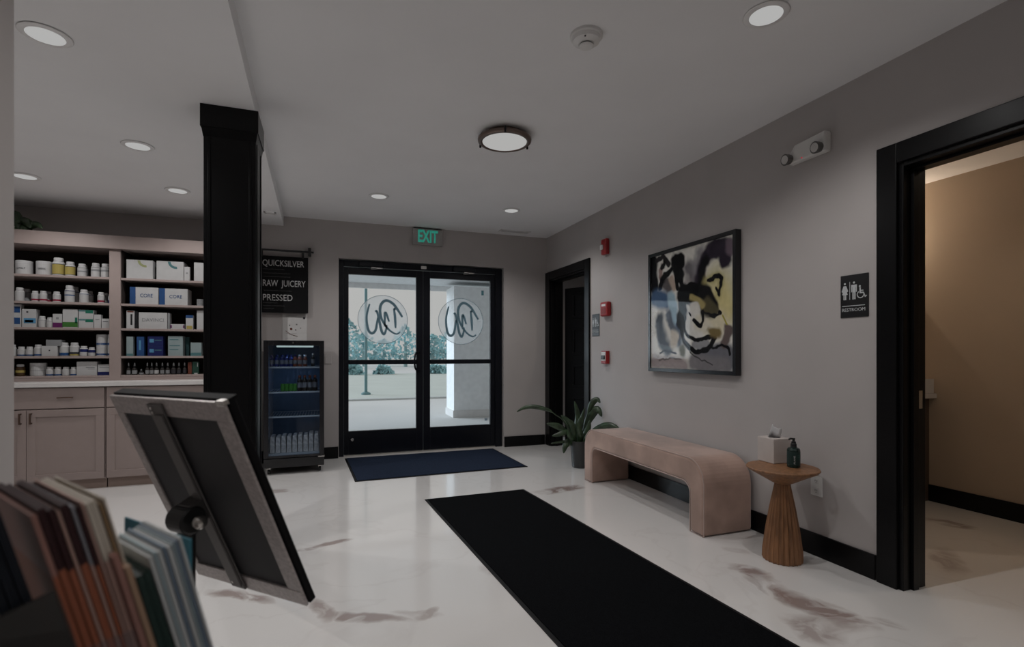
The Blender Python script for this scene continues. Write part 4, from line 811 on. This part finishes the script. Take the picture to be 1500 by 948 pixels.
# ------------------------------------------------------------------ mats
def floor_mat(c, m, lab, h=.008):
    cs = [atZ(x, y, h) for x, y in c]; ctr = sum(cs, Vector())/4; ctr.z = 0
    e = thing('floor_mat', lab, 'mat', ctr)
    rim = [(p.x, p.y) for p in cs]; ins = [((p.x-ctr.x)*1+ctr.x-math.copysign(.02, p.x-ctr.x), p.y-math.copysign(.02, p.y-ctr.y)) for p in cs]
    part('rubber_edge', prism(rim, (0, 0, .0006), (1, 0, 0), (0, 1, 0), (0, 0, .004)), M_rub, e); part('pile', prism(ins, (0, 0, .0046), (1, 0, 0), (0, 1, 0), (0, 0, .0045)), m, e, bevel=.002)
floor_mat(((505, 671), (722, 656.5), (773, 683), (520, 705)), M_matblue, 'small dark blue entrance mat in front of the glass doors')
near = [atZ(622, 731, .008), atZ(767, 716, .008)]
c0, c1 = near; dir_ = (atZ(820, 948, .008)-c0).normalized(); dir2 = (atZ(1175, 948, .008)-c1).normalized()
def topx(p): 
    u = p.dot(RT); ww = p.dot(FW); return (750+FPX*u/ww, HYP-FPX*(p.z-HC)/ww)
floor_mat((topx(c0), topx(c1), topx(c1+dir2*3.15), topx(c0+dir_*3.15)), M_mat, 'long black runner mat down the middle of the floor')

# ------------------------------------------------------------------ bench
BX0, BX1, BY0, BY1, BZ = 2.262, 2.660, 2.640, 4.235, .490
e = thing('velvet_bench', 'blush pink velvet waterfall bench against the right wall', 'bench', ((BX0+BX1)/2, (BY0+BY1)/2, 0))
def archpoly(ins=0):
    out = []; R = .17-ins; r = .075+ins; lg = .135; tk = .165; y0, y1, z1 = BY0+ins, BY1-ins, BZ-ins
    out += [(y0, .004)]
    out += [(y0+R-R*math.cos(t), z1-R+R*math.sin(t)) for t in [PI/2*i/10 for i in range(11)]]
    out += [(y1-R+R*math.sin(t), z1-R+R*math.cos(t)) for t in [PI/2*i/10 for i in range(11)]]
    out += [(y1, .004), (y1-lg, .004)]
    out += [(y1-lg-r+r*math.cos(t), BZ-tk-r+r*math.sin(t)) for t in [PI/2*i/8 for i in range(9)]]
    out += [(y0+lg+r-r*math.sin(t), BZ-tk-r+r*math.cos(t)) for t in [PI/2*i/8 for i in range(9)]]
    out += [(y0+lg, .004)]
    return out
AP = archpoly()
part('upholstered_body', prism(AP, (BX0, 0, 0), (0, 1, 0), (0, 0, 1), (BX1-BX0, 0, 0)), M_velvet, e, bevel=.022, seg=4, ang=50)
part('piping', tube([(BX0+.006, y+(.006 if y < 3.4 else -.006) if z < .4 and (y < BY0+.01 or y > BY1-.01) else y, min(z, BZ-.005)) for y, z in AP], .0045, 6, True), M_velpip, e)
for y in (BY0+.03, BY1-.09):
    part('glide', box(BX0+.03, BX1-.03, y, y+.06, 0, .0045), M_bpl, e)

# ------------------------------------------------------------------ side table with tissue box and bottle
TX, TY, TZ = 2.452, 2.215, .530
e = thing('side_table', 'round wooden side table with fluted cone pedestal', 'table', (TX, TY, 0))
part('table_top', lathe([(.036, TZ-.095), (.06, TZ-.085), (.13, TZ-.045), (.180, TZ-.018), (.190, TZ-.008), (.187, TZ-.001), (.18, TZ), (0, TZ)], (TX, TY, 0), 64), M_wood, e, smooth=False, bevel=.0)
part('pedestal', lathe([(.100, 0), (.106, .01), (.104, .06), (.088, .18), (.068, .30), (.050, .39), (.040, .44)], (TX, TY, 0), 216, flute=.085, nfl=24), M_wood, e, smooth=False)
for o in e.children:
    if o.name.startswith('table_top'):
        for p in o.data.polygons: p.use_smooth = abs(p.normal.z) < .98
# tissue box
fc = atZ(1133.5, 680.3, TZ); lc_ = atZ(1106, 673, TZ); ux = (lc_-fc); sd = .128; ux = ux.normalized()*sd; uy = Vector((-ux.y, ux.x, 0))*-1
if uy.dot(RT) < 0: uy = -uy
if uy.x < 0: pass
tb = thing('tissue_box', 'cream cube tissue box cover on the side table', 'tissue box', fc+(ux+uy)/2)
M_tis = mat('cream_tissue_cover', (.56, .50, .47), .6); bh = .145
bm = NB(); obox(bm, fc+Vector((0, 0, .0006)), ux, uy, (0, 0, bh)); part('cover', bm, M_tis, tb, bevel=.004)
ctr = fc+(ux+uy)/2; zt = TZ+.0006+bh
part('slot', lathe([(.034, 0), (.034, .0008)], (ctr.x, ctr.y, zt), 24), M_bpl, tb)
bm = NB(); ru = RT
P = [[(-.030, 0), (-.02, .03), (-.012, .052), (-.008, .058)], [(-.012, .004), (-.004, .03), (.002, .04), (.002, .046)], [(.008, 0), (.012, .02), (.016, .034), (.018, .040)], [(.034, 0), (.038, .018), (.040, .032), (.042, .040)]]
V = [[bm.verts.new(ctr+ru*x*1.15+FW*(.012*math.sin(i*2.1))+Vector((0, 0, zt-TZ+z*1.35)) if True else None) for x, z in row] for i, row in enumerate(P)]
for r0_, r1_ in zip(V, V[1:]):
    for k in range(3): bm.faces.new((r0_[k], r1_[k], r1_[k+1], r0_[k+1]))
o = part('tissue', bm, mat('white_tissue', (.75, .75, .76), .8), tb, smooth=True); s = o.modifiers.new('s', 'SOLIDIFY'); s.thickness = .001
# pump bottle
bc = atZ(1162.5, 684.5, TZ); bt = thing('pump_bottle', 'dark green pump bottle in front of the tissue box', 'bottle', bc); bc = Vector((bc.x, bc.y, TZ+.0006))
part('body', lathe([(.030, 0), (.034, .004), (.034, .098), (.030, .108), (.016, .114)], bc, 32), mat('dark_green_bottle', (.006, .022, .018), .25), bt, smooth=False)
part('label_panel', lathe([(.0343, .015), (.0343, .09)], bc, 32), mat('bottle_label', (.008, .030, .027), .5), bt)
part('pump_collar', lathe([(.016, .112), (.016, .132), (.012, .136), (.012, .146)], bc, 20), M_bpl, bt); bm = NB(); atube(bm, [bc+Vector((0, 0, .145)), bc+Vector((0, 0, .162))], .007, 10); atube(bm, [bc+Vector((0, 0, .160))+RT*.006, bc+Vector((0, 0, .162))-RT*.018, bc+Vector((0, 0, .157))-RT*.028], .005, 8); part('pump_head', bm, M_bpl, bt)
part('lettering', text_bm('ALANE', bc-FW*.0352-RT*.010+Vector((0, 0, .022)), (0, 0, 1), -RT, width=.048, height=.009, depth=.0006), M_print, bt)
for k in range(3): part('label_line', obox(NB(), bc-FW*.0352+RT*.002+Vector((0, 0, .07-k*.009)), RT*.014, FW*-.0006, (0, 0, .0018)), mat('label_green', (.03, .14, .11), .5), bt)

# ------------------------------------------------------------------ potted plant
pc_ = atZ(850, 684, 0); PW = pc_.dot(FW)
e = thing('potted_plant', 'dark green broadleaf plant in a grey pot beside the bench', 'plant', (pc_.x, pc_.y, 0))
part('pot', lathe([(.082, .0005), (.086, .01), (.104, .265), (.108, .27), (.108, .275), (.098, .275), (.096, .24), (0, .24)], pc_, 36), M_pot, e, smooth=False)
part('soil', lathe([(.0955, .236), (.0955, .246), (0, .25)], pc_, 24), M_soil, e)
def pl(x, y, off=0): off -= max(0, x-700)*.0005; return atW(740+x/5.925, 560+y/5.925, PW+off)
LV = [([(600,560,0),(560,430,-.02),(500,330,-.04),(440,285,-.05),(370,240,-.06),(240,212,-.06),(160,225,-.06),(100,258,-.06)], .040, .5), ([(600,560,0),(540,440,-.04),(480,395,-.06),(420,372,-.07),(360,360,-.08)], .062, .3), ([(600,560,0),(570,440,-.06),(520,435,-.10),(460,455,-.12),(408,466,-.13)], .050, .25),
      ([(600,560,0),(540,520,-.08),(470,520,-.12),(398,533,-.14)], .022, .1), ([(605,560,0),(560,520,-.08),(525,545,-.12),(507,618,-.13)], .072, .1), ([(620,560,0),(625,440,0),(632,300,.02),(602,165,.03)], .070, .1), ([(635,560,0),(645,430,-.02),(665,320,-.02),(692,222,-.02)], .052, .1),
      ([(640,560,0),(690,400,.02),(745,290,.04),(800,235,.03),(838,300,.02)], .085, .25), ([(640,560,0),(700,330,.02),(735,225,.03),(765,170,.03),(800,150,.03),(825,180,.02)], .060, .3), ([(650,560,0),(740,455,-.06),(830,400,-.10),(910,375,-.14),(990,402,-.18)], .078, .2),
      ([(610,560,0),(575,430,.02),(540,340,.02),(485,288,.02)], .068, .2), ([(625,560,0),(600,440,-.05),(575,360,-.06),(530,320,-.07)], .06, .2), ([(640,560,0),(690,470,-.05),(720,400,-.05),(735,330,-.04)], .06, .15), ([(640,560,0),(655,480,-.06),(640,390,-.08),(650,300,-.07)], .06, .15), ([(620,560,0),(590,500,-.07),(560,470,-.1),(545,400,-.1)], .055, .15), ([(660,570,0),(690,520,-.07),(715,470,-.1),(722,430,-.1)], .05, .15)]
for pts, wd, st in LV: leafshape('leaf', [pl(x, y, o_) for x, y, o_ in pts], wd, M_leaf, e, stem=st, k=6)

# ------------------------------------------------------------------ restroom vanity and lamp
e = thing('bathroom_vanity', 'white topped vanity seen at the edge inside the restroom', 'vanity', (4.2, 3.1, 0))
part('cabinet', box(4.05, 4.535, 2.70, 3.58, .0, .822), mat('vanity_brown', (.10, .07, .055), .6), e); part('counter_slab', box(4.0, 4.538, 2.645, 3.58, .822, .86), M_counter, e, bevel=.003); part('splash', box(4.05, 4.52, 2.655, 2.675, .86, .975), M_counter, e, bevel=.003); part('splash', box(4.522, 4.538, 2.73, 3.58, .86, .985), M_counter, e, bevel=.003)
e = thing('vanity_wall_lamp', 'warm wall lamp above the vanity, hidden behind the door jamb', 'wall lamp', (4.45, 3.15, 1.98))
part('back_plate', box(4.52, 4.539, 3.08, 3.22, 1.95, 2.05), M_bronzel, e); part('shade', lathe([(.05, 0), (.06, .11), (.055, .11), (.045, .01)], (4.42, 3.15, 1.94), 24), mat('frosted_shade', (.7, .66, .6), .5, emit=(1, .75, .5), estr=1.0), e); part('arm', tube([(4.52, 3.15, 2.0), (4.42, 3.15, 2.0), (4.42, 3.15, 2.04)], .008), M_bronzel, e)
l = bpy.data.lights.new('vanity_bulb', 'POINT'); l.energy = 13.0; l.color = (1, .80, .60); l.shadow_soft_size = .0; o = bpy.data.objects.new('vanity_bulb', l); link(o); o.parent = e; o.location = (-.03, 0, .115-.0+.04)
downlight(3.7, 1.4, 2.54, 'recessed downlight in the restroom ceiling', 9, (1, .82, .62))
downlight(3.5, 5.0, 2.6, 'recessed downlight in the dark side room', 7, (1, .85, .7))

# ------------------------------------------------------------------ sign stand (seen from behind)
cC = Vector((-.2093, 1.119, .895)); yw = -.799; tl = .401
A_ = Vector((math.cos(yw), math.sin(yw), 0)); hp_ = Vector((-math.sin(yw), math.cos(yw), 0)); B_ = Vector((0, 0, -1))*math.cos(tl)+hp_*math.sin(tl)
N_ = A_.cross(B_).normalized()
if N_.dot(CAM-cC) < 0: N_ = -N_       # towards the camera = back of the frame
Wd, Hd, FT, FWd = .33, .442, .016, .036
e = thing('sign_stand', 'tilted aluminium poster frame on a black pole, seen from behind', 'sign stand', (cC.x, cC.y, 0))
def fbox(a0, a1, b0, b1, n0, n1, bm=None): return obox(bm or NB(), cC+A_*a0+B_*b0+N_*n0, A_*(a1-a0), B_*(b1-b0), N_*(n1-n0))
hw, hh_ = Wd/2, Hd/2
part('frame_bar', fbox(-hw, hw, -hh_, -hh_+FWd, -.006, 0), M_alu, e, bevel=.0015); part('frame_bar', fbox(-hw, hw, hh_-FWd, hh_, -.006, 0), M_alu, e, bevel=.0015); part('frame_bar', fbox(-hw, -hw+.022, -hh_+FWd, hh_-FWd, -.006, 0), M_alu, e, bevel=.0015); part('frame_bar', fbox(hw-FWd, hw, -hh_+FWd, hh_-FWd, -.006, 0), M_alu, e, bevel=.0015)
part('back_board', fbox(-hw+.02, hw-.03, -hh_+.03, hh_-.03, -.008, -.004), mat('charcoal_backer', (.062, .062, .066), .6, spec=.3), e)
M_dull = mat('dull_black_plastic', (.004, .004, .005), .6, spec=.15)
part('front_frame', fbox(-hw-.001, hw+.001, -hh_-.001, hh_+.001, -.024, -.0085), M_dull, e, bevel=.003)
part('front_edge', fbox(-hw-.001, hw+.001, -hh_-.002, -hh_+.004, -.028, -.010), M_dull, e)
ct = part('corner_clip', fbox(hw-.016, hw+.002, -hh_-.003, -hh_+.006, -.010, .0015), M_steel, e, bevel=.001)
brc = -.0
cbm = NB(); fbox(-.046, -.004, -hh_+.010, hh_-.002, .0005, .004, cbm); fbox(-.030, -.007, -hh_+.03, hh_-.012, .004, .008, cbm)
part('spine_channel', cbm, mat('grey_steel_channel', (.15, .14, .137), .45, metal=.3), e, bevel=.001)
for b in (-hh_+.018, -hh_+.027, hh_-.016): part('screw', lathe([(.0035, .003), (.003, .0055), (0, .006)], cC+A_*-.036+B_*b, 12, N_), M_steel, e)
pivot = cC+A_*-.016+B_*.016+N_*.024
part('clamp_bracket', fbox(-.046, -.006, -.010, .034, .003, .032), mat('grey_steel_bracket', (.10, .095, .093), .4, metal=.7), e, bevel=.003)
part('clamp_head', lathe([(.022, -.032), (.026, -.03), (.026, .012), (.022, .014)], pivot+N_*.012, 24, A_), M_bpl, e)
part('clamp_knob', lathe([(.010, .026), (.013, .028), (.013, .036), (.009, .040), (0, .041)], pivot+N_*.012, 20, A_), M_steel, e); part('clamp_knob', lathe([(.004, -.060), (.008, -.058), (.008, -.040), (.004, -.036)], pivot+N_*.012, 12, A_), M_steel, e)
pp_ = pivot+N_*.012-A_*.008
part('pole', lathe([(.015, .012), (.015, pp_.z-.005)], (pp_.x, pp_.y, 0), 20), M_bpl, e); part('foot_plate', lathe([(.17, .0), (.17, .006), (.16, .012), (.02, .014)], (pp_.x, pp_.y, 0), 40), M_bpl, e)

# ------------------------------------------------------------------ brochures on the desk
tt = math.radians(14); d_ = Vector((-.574, .819, 0)); n_ = Vector((.819, .574, 0)); u_ = Vector((0, 0, 1))*math.cos(tt)-n_*math.sin(tt); m_n = n_*math.cos(tt)+Vector((0, 0, 1))*math.sin(tt)
DZT = .815
dk = thing('reception_desk', 'dark reception desk top below the brochures, out of frame', 'desk', (-.22, .12, 0))
part('desk_top', obox(NB(), FW*-.30+RT*-.62+Vector((0, 0, DZT-.03)), FW*.82, RT*.60, (0, 0, .03)), mat('desk_laminate', (.10, .09, .085), .4), dk, bevel=.003)
part('desk_body', obox(NB(), FW*-.26+RT*-.60+Vector((0, 0, 0)), FW*.74, RT*.54, (0, 0, DZT-.03)), mat('desk_panel', (.20, .17, .16), .5), dk)
def brochure(corner, th, wd, hgt, colm, lab, low=None, lowfrac=.5, grp=None, fold=2, topcol=None):
    """corner = near top corner on the -n side; the sheet package runs th along m_n, wd along d, hgt down u"""
    e = thing('brochure', lab, 'brochure', corner-u_*hgt+m_n*th/2+d_*wd/2, grp)
    leafs = max(2, fold); t1 = th/leafs
    for k in range(leafs):
        o = corner+m_n*(k*t1); off = d_*(.0015*((k*7) % 3))
        bm = obox(NB(), o+off-u_*(hgt), d_*wd, m_n*(t1*.86), u_*hgt if low is None else u_*hgt*1.0)
        if low is not None:
            bm.free(); bm = obox(NB(), o+off-u_*(hgt*lowfrac), d_*wd, m_n*(t1*.86), u_*hgt*lowfrac); part('folded_sheet', bm, colm, e)
            part('folded_sheet_foot', obox(NB(), o+off-u_*hgt, d_*wd, m_n*(t1*.86), u_*hgt*(1-lowfrac)), low, e)
        else: part('folded_sheet', bm, colm, e)
    return e
def pm(n, c, r=.45): return mat('paper_'+n, c, r, spec=.3)
K = {'maroon': pm('maroon', (.040, .014, .016)), 'terra': pm('terracotta', (.36, .12, .065)), 'pinkb': pm('dusty_pink', (.36, .19, .16)), 'rose': pm('pale_rose', (.52, .34, .29)), 'cream': pm('cream', (.60, .54, .46)), 'ochre': pm('ochre', (.30, .20, .11)), 'grey': pm('grey', (.30, .30, .33)), 'white': pm('white', (.55, .57, .57)), 'bluegrey': pm('blue_grey', (.20, .26, .33)),
     'dgreen': pm('deep_green', (.020, .042, .036)), 'teal': pm('teal_card', (.035, .17, .23)), 'tan': pm('tan', (.42, .28, .19)), 'black': pm('blue_black', (.008, .011, .018)), 'sky': pm('pale_sky', (.42, .52, .56))}
# group A: brown and cream folders, standing on a level base
ca_ = atW(45, 757, .395); x = 0; stA = n_*1.0+Vector((0, 0, -.02))
colsA = [('pinkb', 'terra', .004), ('maroon', 'terra', .005), ('maroon', 'terra', .0045), ('rose', 'rose', .0022), ('maroon', 'terra', .0055), ('grey', 'rose', .0022), ('maroon', 'terra', .003), ('rose', 'rose', .002), ('cream', 'rose', .008), ('ochre', 'tan', .003), ('cream', 'cream', .002)]
desc = ['dusty pink', 'first dark maroon', 'second dark maroon', 'thin pale rose', 'third dark maroon', 'thin grey', 'fourth dark maroon', 'second pale rose', 'thick cream', 'ochre', 'outermost cream']
for i, (a, b, th) in enumerate(colsA):
    brochure(ca_+stA*x+u_*(.002*((i*5) % 3)), th, .135, .215, K[a], '%s folded brochure in the left brochure stack, counting from left' % desc[i], K[b], .25, 'brown brochures on the desk'); x += th+.0007
# group B: pink, green and white folders further right
cb2 = atW(218, 816, .45)-m_n*.0235; x = 0
colsB = [('pinkb', None, .005, .014), ('tan', None, .005, .0), ('dgreen', None, .012, -.012), ('white', None, .004, -.001), ('sky', None, .0025, .001), ('white', None, .004, .0), ('bluegrey', None, .003, .002), ('white', None, .004, .0), ('sky', None, .002, .001), ('bluegrey', None, .003, .002), ('white', None, .003, .003)]
descB = ['pink', 'tan', 'deep green', 'first white', 'pale sky', 'second white', 'blue grey', 'third white', 'second pale sky', 'second blue grey', 'rightmost white']
for i, (a, b, th, up) in enumerate(colsB):
    brochure(cb2+m_n*x+u_*up, th, .082, .16+up, K[a], '%s brochure in the right brochure stack' % descB[i], grp='pale brochures on the desk'); x += th+.0004
t0_ = atW(185, 757, .60); t1_ = atW(281, 790, .55)
tag(part('teal_card', obox(NB(), t0_, t1_-t0_, (0, 0, -.11), (t1_-t0_).cross(Vector((0, 0, 1))).normalized()*.002), K['teal']), 'teal card rising behind the pale brochures', 'card')
# group C: dark leaflets at the left edge
cc_ = atW(-72, 772, .36); x = 0
for i, th in enumerate((.006, .006, .006, .006)):
    brochure(cc_+m_n*x, th, .06, .20, K['black'], '%s blue black leaflet at the left edge of the picture' % ords[i], grp='blue black leaflets on the desk'); x += th+.0006
M_acr = glass('clear_acrylic', (.96, .96, .97), .8, alpha=.12, acol=(.5, .48, .5)); M_smk = glass('smoked_acrylic', (.8, .8, .8), .6, alpha=.8, acol=(.10, .095, .09))
hd = thing('brochure_holder', 'clear acrylic brochure holder on the desk', 'holder', (ca_.x, ca_.y, DZT))
low = ca_-u_*.118-d_*.004
part('side_panel', obox(NB(), low+m_n*-.002-u_*.09, n_*.046, d_*-.002, u_*.09), M_acr, hd); low2 = cb2-u_*.135-d_*.004
part('side_panel', obox(NB(), low2-m_n*.002-u_*.04, m_n*.055, d_*-.002, u_*.04), M_acr, hd)
part('base_plate', obox(NB(), Vector((ca_.x, ca_.y, DZT+.0005))-d_*.01-n_*.02+u_*0, n_*.22, d_*.13, (0, 0, .004)), M_acr, hd)
sm = thing('smoked_leaflet_pocket', 'grey smoked acrylic pocket in front of the blue black leaflets', 'holder', cc_)
part('front_panel', obox(NB(), cc_-u_*.075-d_*.05-m_n*.006-u_*.12, d_*.115, m_n*.003, u_*.12), M_smk, sm); part('side_panel', obox(NB(), cc_-u_*.075-d_*.004-m_n*.003-u_*.12, m_n*.040, d_*-.003, u_*.12), M_smk, sm)
